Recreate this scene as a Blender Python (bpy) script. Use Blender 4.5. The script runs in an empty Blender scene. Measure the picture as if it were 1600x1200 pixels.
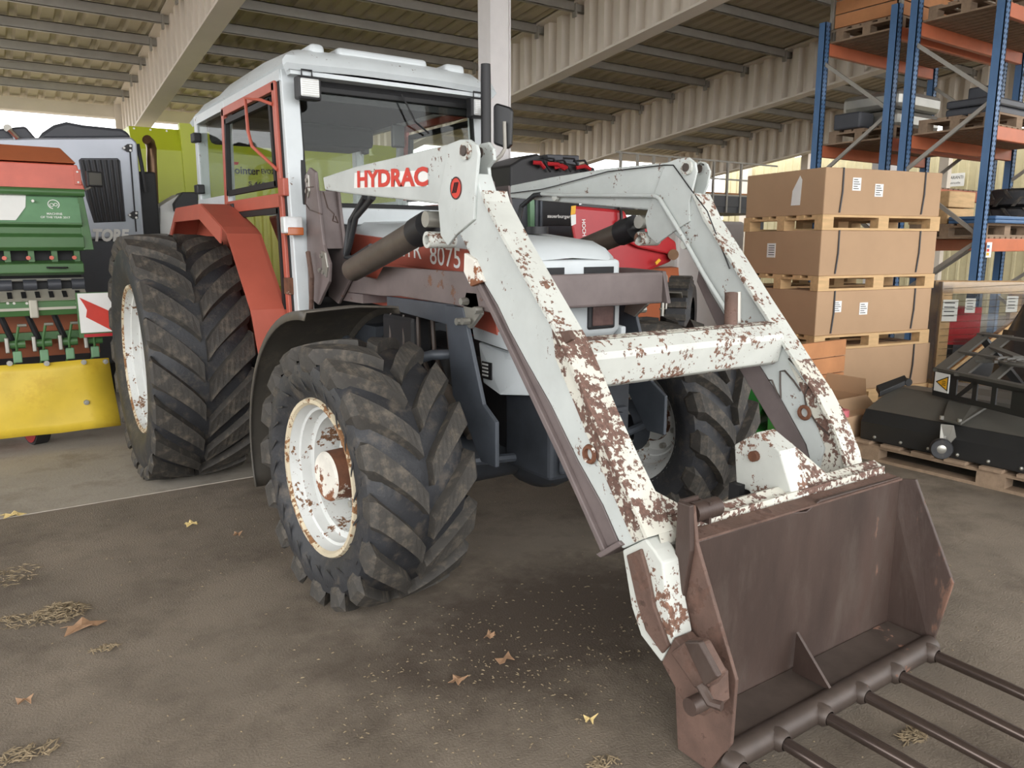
import bpy, bmesh, math, random
from mathutils import Vector, Matrix
random.seed(7)
D = bpy.data
SC = bpy.context.scene
COL = SC.collection

# ---------------------------------------------------------------- camera
F_PX, YAW, PITCH = 1205.0, math.radians(55.4), math.radians(10.27)
EYE = Vector((-2.271, -3.006, 1.604))
FWD = Vector((math.cos(YAW) * math.cos(PITCH), math.sin(YAW) * math.cos(PITCH), -math.sin(PITCH)))
RGT = Vector((math.sin(YAW), -math.cos(YAW), 0))
UPV = RGT.cross(FWD)
cd = D.cameras.new('camera'); cam = D.objects.new('camera', cd); COL.objects.link(cam)
cd.sensor_fit = 'HORIZONTAL'; cd.sensor_width = 36.0; cd.lens = 36.0 * F_PX / 1600.0
cd.clip_start = 0.05; cd.clip_end = 400
m3 = Matrix((RGT, UPV, -FWD)).transposed()
cam.matrix_world = Matrix.Translation(EYE) @ m3.to_4x4()
SC.camera = cam
# ---------------------------------------------------------------- world: bright overcast day
w = D.worlds.new('overcast_sky'); SC.world = w; w.use_nodes = True
bg = w.node_tree.nodes['Background']
bg.inputs[0].default_value = (0.975, 0.985, 1.0, 1); bg.inputs[1].default_value = 4.0
SC.view_settings.view_transform = 'Standard'; SC.view_settings.look = 'None'
SC.view_settings.gamma = 1.0; SC.view_settings.use_curve_mapping = False
SC.view_settings.exposure = -0.08
SUN = D.lights.new('hazy_sun', 'SUN'); SUN.energy = 1.2; SUN.angle = math.radians(35); SUN.color = (1, .98, .95)
so = D.objects.new('hazy_sun', SUN); COL.objects.link(so)
so.rotation_euler = Vector((0.45, 0.80, -0.42)).to_track_quat('-Z', 'Y').to_euler()

# ---------------------------------------------------------------- helpers
# fixed survey station used to take measurements off the site (independent of the camera object):
# a sight line (u, v) meets the plane X=, Y= or Z= at a point in metres
ST0 = Vector((-2.271, -3.006, 1.604)); SF, SY, SP = 1205.0, math.radians(55.4), math.radians(10.27)
S_F = Vector((math.cos(SY) * math.cos(SP), math.sin(SY) * math.cos(SP), -math.sin(SP))) * SF
S_R = Vector((math.sin(SY), -math.cos(SY), 0)); S_U = S_R.cross(S_F) / SF
def sight(u, v): return S_F + S_R * (u - 800) + S_U * (600 - v)
def onx(u, v, X): d = sight(u, v); return ST0 + d * ((X - ST0.x) / d.x)
def ony(u, v, Y): d = sight(u, v); return ST0 + d * ((Y - ST0.y) / d.y)
def onz(u, v, Z): d = sight(u, v); return ST0 + d * ((Z - ST0.z) / d.z)
def V(*a): return Vector(a)
def lin(c):
    c = c / 255.0
    return c / 12.92 if c <= 0.04045 else ((c + 0.055) / 1.055) ** 2.4
def rgb(r, g, b): return (lin(r), lin(g), lin(b), 1)

class NT:
    def __init__(s, name):
        s.m = D.materials.new(name); s.m.use_nodes = True; s.t = s.m.node_tree
        s.b = s.t.nodes['Principled BSDF']
    def n(s, typ, **k):
        x = s.t.nodes.new(typ)
        for a, v in k.items(): setattr(x, a, v)
        return x
    def l(s, a, b): s.t.links.new(a, b)
def noise(N, co, scale, detail=4, rough=.6):
    x = N.n('ShaderNodeTexNoise'); x.inputs['Scale'].default_value = scale
    x.inputs['Detail'].default_value = detail; x.inputs['Roughness'].default_value = rough
    N.l(co, x.inputs['Vector']); return x.outputs['Fac']
def ramp(N, fac, a, b):
    x = N.n('ShaderNodeMapRange'); x.inputs[1].default_value = a; x.inputs[2].default_value = b
    N.l(fac, x.inputs[0]); return x.outputs[0]
def mixc(N, fac, A, B):
    x = N.n('ShaderNodeMix', data_type='RGBA')
    if hasattr(fac, 'is_linked') or not isinstance(fac, (int, float)): N.l(fac, x.inputs[0])
    else: x.inputs[0].default_value = fac
    for i, c in ((6, A), (7, B)):
        if isinstance(c, tuple): x.inputs[i].default_value = c
        else: N.l(c, x.inputs[i])
    return x.outputs[2]
MATS = {}
def mat(name, c, rough=.6, metal=0., var=.18, vs=5., rust=None, amt=.5, rs=14., dust=None, damt=.5, bump=0., bs=60., stretch=None, spec=.5, coat=0):
    """procedural paint / metal / rubber; rust = chips of another colour, dust = soft patches"""
    N = NT(name); tc = N.n('ShaderNodeTexCoord'); co = tc.outputs['Object']
    if stretch:
        mp = N.n('ShaderNodeMapping'); mp.inputs['Scale'].default_value = stretch; N.l(co, mp.inputs[0]); co = mp.outputs[0]
    base = rgb(*c)
    lo = tuple(v * (1 - var) for v in base[:3]) + (1,); hi = tuple(min(1, v * (1 + var)) for v in base[:3]) + (1,)
    col = mixc(N, ramp(N, noise(N, co, vs), .3, .7), lo, hi)
    ro = rough
    if dust:
        f = ramp(N, noise(N, co, vs * 1.7, 6, .7), .62 - .25 * damt, .85 - .2 * damt)
        col = mixc(N, f, col, rgb(*dust))
    if rust:
        a = noise(N, co, rs, 8, .65); b = noise(N, co, rs * .16, 2)
        ad = N.n('ShaderNodeMath', operation='MULTIPLY_ADD'); N.l(b, ad.inputs[0]); ad.inputs[1].default_value = .8; N.l(a, ad.inputs[2])
        t = 1.30 - .42 * amt
        f = ramp(N, ad.outputs[0], t, t + .035)
        rc = mixc(N, ramp(N, noise(N, co, rs * 1.3, 3), .3, .7), rgb(*rust), rgb(*[min(255, v * 1.45) for v in rust]))
        col = mixc(N, f, col, rc)
        rr = N.n('ShaderNodeMapRange'); N.l(f, rr.inputs[0]); rr.inputs[3].default_value = rough; rr.inputs[4].default_value = .85
        N.l(rr.outputs[0], N.b.inputs['Roughness'])
    else: N.b.inputs['Roughness'].default_value = rough
    N.l(col, N.b.inputs['Base Color']); N.b.inputs['Metallic'].default_value = metal
    N.b.inputs['Specular IOR Level'].default_value = spec
    if coat: N.b.inputs['Coat Weight'].default_value = coat
    if bump:
        bp = N.n('ShaderNodeBump'); bp.inputs['Strength'].default_value = bump; bp.inputs['Distance'].default_value = .01
        N.l(noise(N, co, bs, 5), bp.inputs['Height']); N.l(bp.outputs[0], N.b.inputs['Normal'])
    MATS[name] = N.m; return N.m
def glass(name, tint=(.9, .95, .93), refl=.12, rough=.02):
    N = NT(name); N.t.nodes.remove(N.b); out = N.t.nodes['Material Output']
    tr = N.n('ShaderNodeBsdfTransparent'); tr.inputs[0].default_value = (*tint, 1)
    gl = N.n('ShaderNodeBsdfGlossy'); gl.inputs['Roughness'].default_value = rough
    lw = N.n('ShaderNodeLayerWeight'); lw.inputs[0].default_value = .35
    mr = N.n('ShaderNodeMapRange'); mr.inputs[3].default_value = refl * .5; mr.inputs[4].default_value = min(1, refl * 4); N.l(lw.outputs['Facing'], mr.inputs[0])
    mx = N.n('ShaderNodeMixShader'); N.l(mr.outputs[0], mx.inputs[0]); N.l(tr.outputs[0], mx.inputs[1]); N.l(gl.outputs[0], mx.inputs[2])
    N.l(mx.outputs[0], out.inputs[0]); MATS[name] = N.m; return N.m

class MB:
    """collects shapes in world coordinates; build() links them as ONE mesh object"""
    def __init__(s): s.v = []; s.f = []
    def add(s, vs, fs):
        o = len(s.v); s.v += [Vector(v) for v in vs]; s.f += [tuple(i + o for i in f) for f in fs]; return s
    def hexa(s, p): return s.add(p, [(0, 3, 2, 1), (4, 5, 6, 7), (0, 1, 5, 4), (1, 2, 6, 5), (2, 3, 7, 6), (3, 0, 4, 7)])
    def box(s, x0, x1, y0, y1, z0, z1):
        return s.hexa([V(x0, y0, z0), V(x1, y0, z0), V(x1, y1, z0), V(x0, y1, z0), V(x0, y0, z1), V(x1, y0, z1), V(x1, y1, z1), V(x0, y1, z1)])
    def obox(s, c, u, v, n, a, b, d):
        """box centred at c, half sizes a,b,d along unit axes u,v,n"""
        c = Vector(c); P = []
        for k in (-1, 1):
            for i, j in ((-1, -1), (1, -1), (1, 1), (-1, 1)): P.append(c + u * (a * i) + v * (b * j) + n * (d * k))
        return s.hexa(P)
    def prism(s, pts, vec):
        n = len(pts); pts = [Vector(p) for p in pts]; vec = Vector(vec)
        fs = [tuple(range(n - 1, -1, -1)), tuple(range(n, 2 * n))] + [(i, (i + 1) % n, n + (i + 1) % n, n + i) for i in range(n)]
        return s.add(pts + [p + vec for p in pts], fs)
    def bar(s, p0, p1, wd, ht, up=(0, 0, 1)):
        p0 = Vector(p0); p1 = Vector(p1); d = (p1 - p0).normalized(); up = Vector(up)
        sd = d.cross(up).normalized(); u2 = sd.cross(d)
        q = [sd * (-wd / 2) + u2 * (-ht / 2), sd * (wd / 2) + u2 * (-ht / 2), sd * (wd / 2) + u2 * (ht / 2), sd * (-wd / 2) + u2 * (ht / 2)]
        return s.hexa([p0 + a for a in q] + [p1 + a for a in q])
    def tube(s, path, r, n=10, caps=True):
        path = [Vector(p) for p in path]; R = r if isinstance(r, (list, tuple)) else [r] * len(path)
        o = len(s.v); up = Vector((0, 0, 1)); prev = None
        for i, p in enumerate(path):
            a = path[max(0, i - 1)]; b = path[min(len(path) - 1, i + 1)]; d = (b - a).normalized()
            if prev is None:
                e = up if abs(d.z) < .95 else Vector((1, 0, 0)); sd = d.cross(e).normalized()
            else: sd = (prev - d * prev.dot(d)).normalized()
            prev = sd; u2 = sd.cross(d)
            for k in range(n):
                t = 2 * math.pi * k / n; s.v.append(p + (sd * math.cos(t) + u2 * math.sin(t)) * R[i])
        for i in range(len(path) - 1):
            for k in range(n):
                a = o + i * n + k; b = o + i * n + (k + 1) % n; s.f.append((a, b, b + n, a + n))
        if caps: s.f.append(tuple(o + k for k in range(n - 1, -1, -1))); s.f.append(tuple(o + (len(path) - 1) * n + k for k in range(n)))
        return s
    def cyl(s, p0, p1, r, n=16, r1=None): return s.tube([p0, p1], [r, r if r1 is None else r1], n)
    def lathe(s, prof, c, ax, n=32, a0=0., a1=None, e=None):
        """prof = [(axial, radius)] about the axis ax through c"""
        ax = Vector(ax).normalized(); c = Vector(c)
        e = Vector(e) if e else (Vector((0, 0, 1)) if abs(ax.z) < .9 else Vector((1, 0, 0)))
        e = (e - ax * e.dot(ax)).normalized(); g = ax.cross(e); full = a1 is None; a1 = a0 + 2 * math.pi if full else a1
        m = n if full else n + 1; o = len(s.v); k = len(prof)
        for i in range(m):
            t = a0 + (a1 - a0) * i / n; d = e * math.cos(t) + g * math.sin(t)
            for h, r in prof: s.v.append(c + ax * h + d * r)
        for i in range(n):
            j = (i + 1) % m
            for q in range(k - 1): s.f.append((o + i * k + q, o + j * k + q, o + j * k + q + 1, o + i * k + q + 1))
        return s
    def sphere(s, c, r, n=10):
        c = Vector(c); r = Vector(r) if not isinstance(r, (int, float)) else Vector((r, r, r))
        o = len(s.v); h = n // 2
        for i in range(h + 1):
            a = math.pi * i / h
            for k in range(n): t = 2 * math.pi * k / n; s.v.append(c + Vector((r.x * math.sin(a) * math.cos(t), r.y * math.sin(a) * math.sin(t), r.z * math.cos(a))))
        for i in range(h):
            for k in range(n):
                a = o + i * n + k; b = o + i * n + (k + 1) % n; s.f.append((a, a + n, b + n, b))
        return s
    def grid(s, P):
        """P = rows of points"""
        o = len(s.v); m = len(P[0])
        for r in P: s.v += [Vector(p) for p in r]
        for i in range(len(P) - 1):
            for j in range(m - 1): a = o + i * m + j; s.f.append((a, a + 1, a + m + 1, a + m))
        return s
    def build(s, name, m, parent=None, smooth=False, bevel=0, seg=2, solid=0, origin=None):
        org = Vector(origin) if origin is not None else wloc(parent)
        me = D.meshes.new(name); me.from_pydata([v - org for v in s.v], [], s.f); me.validate()
        bm = bmesh.new(); bm.from_mesh(me); bmesh.ops.recalc_face_normals(bm, faces=bm.faces); bm.to_mesh(me); bm.free()
        o = D.objects.new(name, me); COL.objects.link(o)
        if parent: o.parent = parent; o.location = org - wloc(parent)
        else: o.location = org
        if m: me.materials.append(MATS[m] if isinstance(m, str) else m)
        if smooth:
            for p in me.polygons: p.use_smooth = True
            if smooth != 'all': me.set_sharp_from_angle(angle=math.radians(38))
        if solid: md = o.modifiers.new('thick', 'SOLIDIFY'); md.thickness = solid; md.offset = 0
        if bevel: md = o.modifiers.new('bevel', 'BEVEL'); md.width = bevel; md.segments = seg; md.limit_method = 'ANGLE'; md.angle_limit = math.radians(40)
        return o
def wloc(o):
    p = Vector((0, 0, 0))
    while o: p = p + o.location; o = o.parent
    return p
def tag(o, label=None, cat=None, group=None, kind=None):
    if label: o['label'] = label
    if cat: o['category'] = cat
    if group: o['group'] = group
    if kind: o['kind'] = kind
    return o
def thing(name, label, cat, loc, group=None):
    o = D.objects.new(name, None); COL.objects.link(o); o.location = loc; o.empty_display_size = .1
    return tag(o, label, cat, group)
def copy_tree(o, parent=None):
    c = o.copy(); COL.objects.link(c); c.parent = parent
    for ch in list(o.children): copy_tree(ch, c)
    return c
def struct(o): o['kind'] = 'structure'; return o
FONT = {}
def text(name, s, p, u, v, h, m, parent, width=None, bold=0., lift=.002, shear=0.):
    """lettering standing on point p, along unit u, upward unit v, cap height h; thin raised print"""
    key = (s, bold, shear)
    if key not in FONT:
        cu = D.curves.new('t', 'FONT'); cu.body = s; cu.size = 1.0; cu.offset = bold; cu.shear = shear; cu.resolution_u = 3
        ob = D.objects.new('t', cu); COL.objects.link(ob); bpy.context.view_layer.update()
        me = D.meshes.new_from_object(ob.evaluated_get(bpy.context.evaluated_depsgraph_get()))
        FONT[key] = ([x.co.copy() for x in me.vertices], [tuple(q.vertices) for q in me.polygons])
        D.objects.remove(ob); D.curves.remove(cu); D.meshes.remove(me)
    vs, fs = FONT[key]
    ys = [a.y for a in vs]; xs = [a.x for a in vs]; ch = .69
    k = h / ch; kx = k if width is None else width / (max(xs) - min(xs)); x0 = min(xs)
    u = Vector(u).normalized(); v = Vector(v).normalized(); n = u.cross(v)
    b = MB(); b.add([Vector(p) + u * ((a.x - x0) * kx) + v * (a.y * k) + n * lift for a in vs], fs)
    o = b.build(name, m, parent); return o

# ---------------------------------------------------------------- materials
def oil_stain(m, cx, cy, rx, ry_):
    """an old oil and dirt stain on the floor in front of the near wheel"""
    t = m.node_tree; b = t.nodes['Principled BSDF']; src = b.inputs['Base Color'].links[0].from_socket
    N = NT.__new__(NT); N.m, N.t, N.b = m, t, b
    g = N.n('ShaderNodeNewGeometry'); mp = N.n('ShaderNodeMapping', vector_type='TEXTURE'); mp.inputs['Location'].default_value = (cx, cy, 0); mp.inputs['Scale'].default_value = (rx, ry_, 1)
    N.l(g.outputs['Position'], mp.inputs[0]); ln = N.n('ShaderNodeVectorMath', operation='LENGTH'); N.l(mp.outputs[0], ln.inputs[0])
    ns = noise(N, g.outputs['Position'], 4.5, 6, .7); ad = N.n('ShaderNodeMath', operation='MULTIPLY_ADD'); N.l(ns, ad.inputs[0]); ad.inputs[1].default_value = 1.6; N.l(ln.outputs['Value'], ad.inputs[2])
    N.l(mixc(N, ramp(N, ad.outputs[0], 1.9, 1.25), src, rgb(80, 69, 58)), b.inputs['Base Color'])
mat('asphalt', (124, 113, 99), .93, var=.2, vs=1.1, dust=(88, 78, 66), damt=.6, bump=.6, bs=110)
oil_stain(MATS['asphalt'], -.35, -.55, 1.1, .62)
mat('concrete', (160, 152, 140), .9, var=.12, vs=1.4, dust=(128, 118, 104), damt=.5, bump=.25, bs=60)
mat('roof_sheet', (188, 178, 154), .7, var=.12, vs=1.2)
mat('galvanised', (160, 156, 148), .5, metal=.35, var=.1, vs=3)
mat('beam_cream', (222, 212, 198), .6, var=.06, vs=1.5)
mat('column_white', (226, 222, 220), .55, var=.04)
mat('cladding', (206, 196, 158), .6, var=.06)
mat('rubber', (42, 43, 46), .55, var=.25, vs=6, dust=(92, 84, 74), damt=.42, bump=.25, bs=70)
mat('rubber_worn', (60, 57, 53), .75, var=.2, vs=9, dust=(108, 99, 86), damt=.48, bump=.3, bs=80)
mat('rim_white', (204, 206, 203), .45, var=.07, rust=(92, 66, 46), amt=.62, rs=46)
mat('rim_edge', (200, 188, 162), .55, var=.15, rust=(104, 74, 48), amt=.88, rs=40)
mat('hub_rust', (224, 220, 210), .5, rust=(104, 66, 44), amt=.85, rs=12)
mat('hub_side', (104, 66, 46), .8, var=.35, vs=14, rust=(206, 196, 176), amt=.7, rs=18)
mat('tractor_white', (200, 206, 208), .35, var=.05, rust=(80, 66, 56), amt=.4, rs=40)
mat('tractor_red', (176, 90, 73), .42, var=.1, vs=3, rust=(80, 52, 44), amt=.14, rs=40)
mat('loader_white', (190, 195, 192), .42, var=.1, vs=4, rust=(92, 72, 62), amt=.5, rs=60)
mat('loader_chipped', (202, 200, 188), .5, var=.1, rust=(84, 64, 56), amt=.96, rs=52)
mat('loader_mid', (196, 198, 191), .46, var=.08, rust=(92, 68, 56), amt=.76, rs=52)
mat('loader_brown', (112, 101, 99), .5, var=.14, vs=7, rust=(92, 68, 54), amt=.42, rs=18, metal=.1)
mat('steel_blue', (72, 77, 84), .5, var=.16, vs=7, rust=(110, 72, 52), amt=.3, rs=12, metal=.15)
mat('rust_plate', (70, 56, 50), .5, var=.3, vs=4, rust=(88, 66, 55), amt=.72, rs=7, metal=.2, stretch=(1, 1, .35), bump=.2, bs=40, dust=(86, 75, 68), damt=.5)
mat('rust_bright', (96, 74, 64), .7, var=.3, vs=9, rust=(72, 54, 46), amt=.8, rs=18, bump=.3, bs=50)
mat('steel_dark', (74, 64, 58), .5, metal=.2, var=.2, vs=12, rust=(96, 72, 60), amt=.4, rs=20)
mat('tine_steel', (104, 92, 86), .26, metal=.75, var=.2, vs=10, stretch=(1, .3, 1))
mat('cast_dark', (52, 56, 62), .6, var=.25, vs=8, rust=(70, 58, 48), amt=.35, rs=14)
mat('engine_black', (26, 26, 28), .6, var=.3, vs=10)
mat('black_plastic', (34, 34, 36), .5, var=.1)
mat('seal_black', (24, 24, 25), .6, var=.1)
mat('fender_black', (74, 70, 64), .5, var=.2, vs=4, dust=(104, 96, 84), damt=.4)
mat('hose_black', (44, 46, 48), .45, var=.1)
mat('cylinder_brown', (92, 84, 76), .45, var=.18, vs=9, metal=.2)
mat('chrome', (210, 208, 205), .12, metal=1, var=.02)
mat('zinc', (170, 168, 160), .35, metal=.7, var=.08)
mat('lamp_lens', (206, 208, 208), .12, var=.05, vs=40, spec=.8)
mat('amber', (176, 92, 40), .2, var=.05, spec=.7)
mat('headlamp_glass', (120, 96, 92), .12, var=.15, vs=30, spec=.8, metal=.4)
mat('print_white', (236, 236, 232), .6, var=.03)
mat('print_red', (206, 62, 48), .55, var=.1)
mat('print_black', (32, 32, 34), .6, var=.03)
mat('mirror_black', (28, 28, 30), .35, var=.1)
mat('cardboard', (180, 148, 116), .85, var=.05, vs=2)
mat('wood_pale', (205, 170, 124), .8, var=.14, vs=4, stretch=(1, 6, 6))
mat('wood_grey', (150, 128, 106), .85, var=.16, vs=4, stretch=(1, 6, 6))
mat('wood_orange', (190, 132, 88), .8, var=.14, vs=3)
mat('drill_green', (70, 108, 62), .4, var=.08, vs=3)
mat('drill_green_pale', (112, 152, 116), .35, var=.12, vs=4)
mat('drill_orange', (206, 100, 80), .38, var=.1, vs=5)
mat('drill_lid', (180, 102, 66), .5, var=.1, vs=3)
mat('drill_steel', (176, 172, 158), .5, var=.08, metal=.2)
mat('tarp_yellow', (214, 184, 58), .45, var=.12, vs=3, dust=(196, 158, 40), damt=.3)
mat('machine_grey', (168, 172, 180), .3, var=.1, vs=1.6, metal=.3)
mat('machine_dark', (66, 68, 74), .45, var=.1)
mat('lime', (176, 184, 42), .4, var=.06, vs=1)
mat('lime_pale', (214, 214, 120), .45, var=.06)
mat('pipe_rust', (104, 78, 56), .3, metal=.6, var=.25, vs=6)
mat('machine_red', (178, 42, 48), .32, var=.1, vs=3)
mat('rack_blue', (78, 114, 156), .4, var=.08)
mat('rack_orange', (198, 112, 78), .45, var=.08)
mat('mower_green', (48, 124, 56), .25, var=.08)
mat('sweeper_grey', (84, 82, 76), .5, var=.08)
mat('sweeper_black', (38, 38, 38), .45, var=.1)
mat('bag_black', (44, 42, 40), .25, var=.2, vs=6, bump=.6, bs=14)
mat('pink', (206, 112, 120), .5, var=.1)
mat('hazard_yellow', (236, 176, 40), .5, var=.04)
mat('straw', (140, 124, 98), .9, var=.25, vs=20)
mat('leaf', (150, 118, 90), .8, var=.25, vs=30)
mat('leaf_pale', (214, 190, 130), .8, var=.2, vs=30)
mat('dirt', (84, 74, 62), 1, var=.3, vs=30)
mat('far_dark', (70, 66, 62), .7, var=.2, vs=3)
mat('strap', (58, 58, 60), .5, var=.05)
mat('headliner', (36, 36, 38), .8, var=.1)
mat('seat_blue', (46, 76, 108), .6, var=.1)
glass('cab_glass', (.90, .92, .90), .022)
glass('film', (.80, .80, .78), .14, .22)
# ================================================================ SETTING
JOINT_Y = 2.30
fl = MB().grid([[V(x, y, 0) for x in (-25, -10, 0, 10, 40)] for y in (-25, -8, 0, JOINT_Y)]).build('floor', 'asphalt')
struct(fl)
fl2 = MB().grid([[V(x, y, .006) for x in (-25, -10, -.7, -.2)] for y in (JOINT_Y, 8, 16, 60)])
fl2.add([V(-25, JOINT_Y, .006), V(-.2, JOINT_Y, .006), V(-.2, JOINT_Y, -.1), V(-25, JOINT_Y, -.1)], [(0, 1, 2, 3)])
struct(fl2.build('floor_slab', 'concrete'))
struct(MB().grid([[V(x, y, 0) for x in (-.2, 10, 40)] for y in (JOINT_Y, 20, 60)]).build('floor_inner', 'asphalt'))

RS = .115
def zb(Y): return 3.817 - RS * (Y - 7.378)          # underside of the roof beams
WEB = .80
def zt(Y): return zb(Y) + WEB + .05
EAVE, FRONT = 12.6, -6.5
def roof_beam(X, y0, y1):
    b = MB(); per = .30; rows = []
    y = y0; k = 0; prof = [(0, .0), (.11, .0), (.15, .11), (.26, .11)]
    ys = []
    while y < y1:
        for dy, dx in prof:
            if y + dy <= y1: ys.append((y + dy, dx))
        y += per
    b.grid([[V(X - .02 + dx, yy, zb(yy) + .03) for yy, dx in ys], [V(X - .02 + dx, yy, zb(yy) + WEB) for yy, dx in ys]])
    r = struct(b.build('roof_beam', 'beam_cream', solid=.006))
    for nm, z in (('flange', 0), ('flange', WEB)):
        f = MB().hexa([V(X - .12, y0, zb(y0) + z), V(X + .12, y0, zb(y0) + z), V(X + .12, y1, zb(y1) + z), V(X - .12, y1, zb(y1) + z),
                       V(X - .12, y0, zb(y0) + z + .03), V(X + .12, y0, zb(y0) + z + .03), V(X + .12, y1, zb(y1) + z + .03), V(X - .12, y1, zb(y1) + z + .03)])
        f.build(nm, 'beam_cream', r)
    e = MB().box(X - .12, X + .12, y1 - .02, y1 + .01, zb(y1) - .02, zb(y1) + WEB + .05); e.build('end_plate', 'beam_cream', r)
    return r
BEAMS = (-4.5, .15, 4.88, 9.43, 14.0)
for X in BEAMS: roof_beam(X, FRONT, EAVE)
# purlins between the beams, each with a small bracket
y = FRONT + .2; 
while y < EAVE:
    b = MB(); z = zt(y)
    b.box(-10, 15.5, y - .03, y - .024, z - .15, z - .02); b.box(-10, 15.5, y - .03, y + .03, z - .03, z - .02); b.box(-10, 15.5, y - .03, y + .03, z - .15, z - .143)
    p = struct(b.build('purlin', 'galvanised'))
    c = MB()
    for X in BEAMS:
        for s in (-1, 1): c.box(X + s * .10 - .012, X + s * .10 + .012, y - .06, y + .02, z - .22, z - .04)
    c.build('bracket', 'galvanised', p)
    y += .86
# trapezoid roof sheet
b = MB(); xs = []; x = -10.
while x < 15.6:
    xs += [(x, 0), (x + .14, 0), (x + .17, .045), (x + .22, .045)]; x += .25
b.grid([[V(x, yy, zt(yy) + dz) for x, dz in xs] for yy in (FRONT - .4, 0, 6, EAVE + .5)])
struct(b.build('ceiling', 'roof_sheet'))
# eave gutter and beam
b = MB(); z = zt(EAVE) - .26; b.box(-10, 15.5, EAVE + .1, EAVE + .18, z, z + .2); b.box(-10, 15.5, EAVE + .3, EAVE + .5, z + .02, z + .12)
struct(b.build('trim_1', 'beam_cream'))
# columns under the beams
def column(X, Y, wd, nm='column'):
    b = MB(); h = zb(Y) + .02 if Y < EAVE else zb(Y)
    b.box(X - wd / 2, X + wd / 2, Y - .17, Y - .155, 0, h); b.box(X - wd / 2, X + wd / 2, Y + .155, Y + .17, 0, h); b.box(X - .012, X + .012, Y - .155, Y + .155, 0, h)
    b.box(X - wd / 2, X - wd / 2 + .012, Y - .155, Y - .02, 0, h)
    return struct(b.build(nm, 'column_white'))
CPX, CPY, CPS = 2.53, 4.30, .125
b = MB(); b.box(CPX - CPS, CPX + CPS, CPY - CPS, CPY + CPS, 0, zt(CPY) - .02); cl = struct(b.build('column', 'column_white', bevel=.02))
for dx in (CPX - CPS - .004, CPX + CPS - .012): MB().box(dx, dx + .016, CPY - CPS - .012, CPY - CPS, 0, zt(CPY) - .02).build('column_edge', 'column_white', cl)
b = MB(); b.box(13.8, 14.2, 6.3, 6.7, 0, zb(6.3)); struct(b.build('column', 'column_white', bevel=.02))
# back and right walls: cream cladding up to the openings
def clad(name, p0, p1, z0, z1, th=.05):
    p0 = Vector(p0); p1 = Vector(p1); d = (p1 - p0); L = d.length; d.normalize(); n = d.cross(V(0, 0, 1)); a = []; t = 0
    while t < L:
        for dt, dn in ((0, 0), (.16, 0), (.18, .03), (.22, .03)): a.append(p0 + d * min(L, t + dt) + n * dn)
        t += .24
    o = MB().grid([[q + V(0, 0, z0) for q in a], [q + V(0, 0, z1) for q in a]]).build(name, 'cladding', solid=.01); return struct(o)
clad('wall_back', (5.5, 13.4, 0), (17, 13.4, 0), 0, 2.35)
wr = clad('wall_right', (17, 13.4, 0), (17, -8, 0), 0, 4.0)
b = MB(); 
for y in (-4, 0, 4, 8, 12.5): b.box(16.8, 17.0, y - .12, y + .12, 0, zb(y) + .6)
struct(b.build('trim_2', 'beam_cream'))
b = MB(); b.hexa([V(15.4, -6, zb(-6) + .35), V(15.6, -6, zb(-6) + .35), V(15.6, 12.6, zb(12.6) + .35), V(15.4, 12.6, zb(12.6) + .35), V(15.4, -6, zb(-6) + .8), V(15.6, -6, zb(-6) + .8), V(15.6, 12.6, zb(12.6) + .8), V(15.4, 12.6, zb(12.6) + .8)])
b.box(15.4, 15.6, 9.4, 9.6, 0, zb(9.5) + .4); b.box(15.42, 15.58, -6, 12.6, 2.55, 2.65); b.box(15.42, 15.58, 5.9, 6.1, 0, zb(6) + .4)
struct(b.build('trim_3', 'beam_cream'))
# grey roller door with a hazard-striped head on the right wall
dr_ = struct(MB().box(16.9, 16.98, 1.0, 3.6, 0, 1.55).build('door_1', 'machine_dark'))
for k in range(12):
    y = 1.0 + .22 * k; MB().prism([V(16.89, y, 1.55), V(16.89, y + .11, 1.55), V(16.89, y + .19, 1.67), V(16.89, y + .08, 1.67)], V(.01, 0, 0)).build('hazard_stripe', 'hazard_yellow', dr_)
# ================================================================ TRACTOR
TR = thing('tractor', 'old white and red four-wheel-drive tractor with cab, parked on dark asphalt', 'tractor', (0, 1.4, 0))

def lug_mesh(name, hw, R, rb, A, side, wb, wt):
    """one bent tread bar from the centre line to the shoulder, at wheel angle 0 (pointing to -Y)"""
    b = MB(); n = 9; prev = None
    st = []
    for i in range(n):
        t = i / (n - 1); xo = side * (.015 + t * (hw - .02)); st.append((xo, rb - .03, R - .018 * t * t, A * (t ** .85), 1 + .25 * t))
    wr = .55 if R > .7 else 1.
    st.append((side * (hw + .018 * wr), R - .10, R - .045, A * 1.03, 1.2)); st.append((side * (hw + .014 * wr), R - .10 - .06 * wr, R - .05 - .06 * wr, A * 1.05, .9))
    o = 0
    for i, (xo, r0, r1, a, k) in enumerate(st):
        for da, r in ((-wb * k, r0), (-wt * k, r1), (wt * k, r1), (wb * k, r0)):
            aa = a + da / R; b.v.append(V(xo if r == r1 or i < n else xo - side * .03, -r * math.cos(aa), r * math.sin(aa)))
    m = len(st)
    for i in range(m - 1):
        for q in range(3): a = i * 4 + q; b.f.append((a, a + 1, a + 5, a + 4))
    b.f.append((0, 1, 2, 3)); b.f.append(tuple((m - 1) * 4 + q for q in (3, 2, 1, 0)))
    me = D.meshes.new(name); me.from_pydata(b.v, [], b.f)
    bm = bmesh.new(); bm.from_mesh(me); bmesh.ops.recalc_face_normals(bm, faces=bm.faces); bm.to_mesh(me); bm.free()
    me.materials.append(MATS['rubber_worn']); 
    return me
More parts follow.
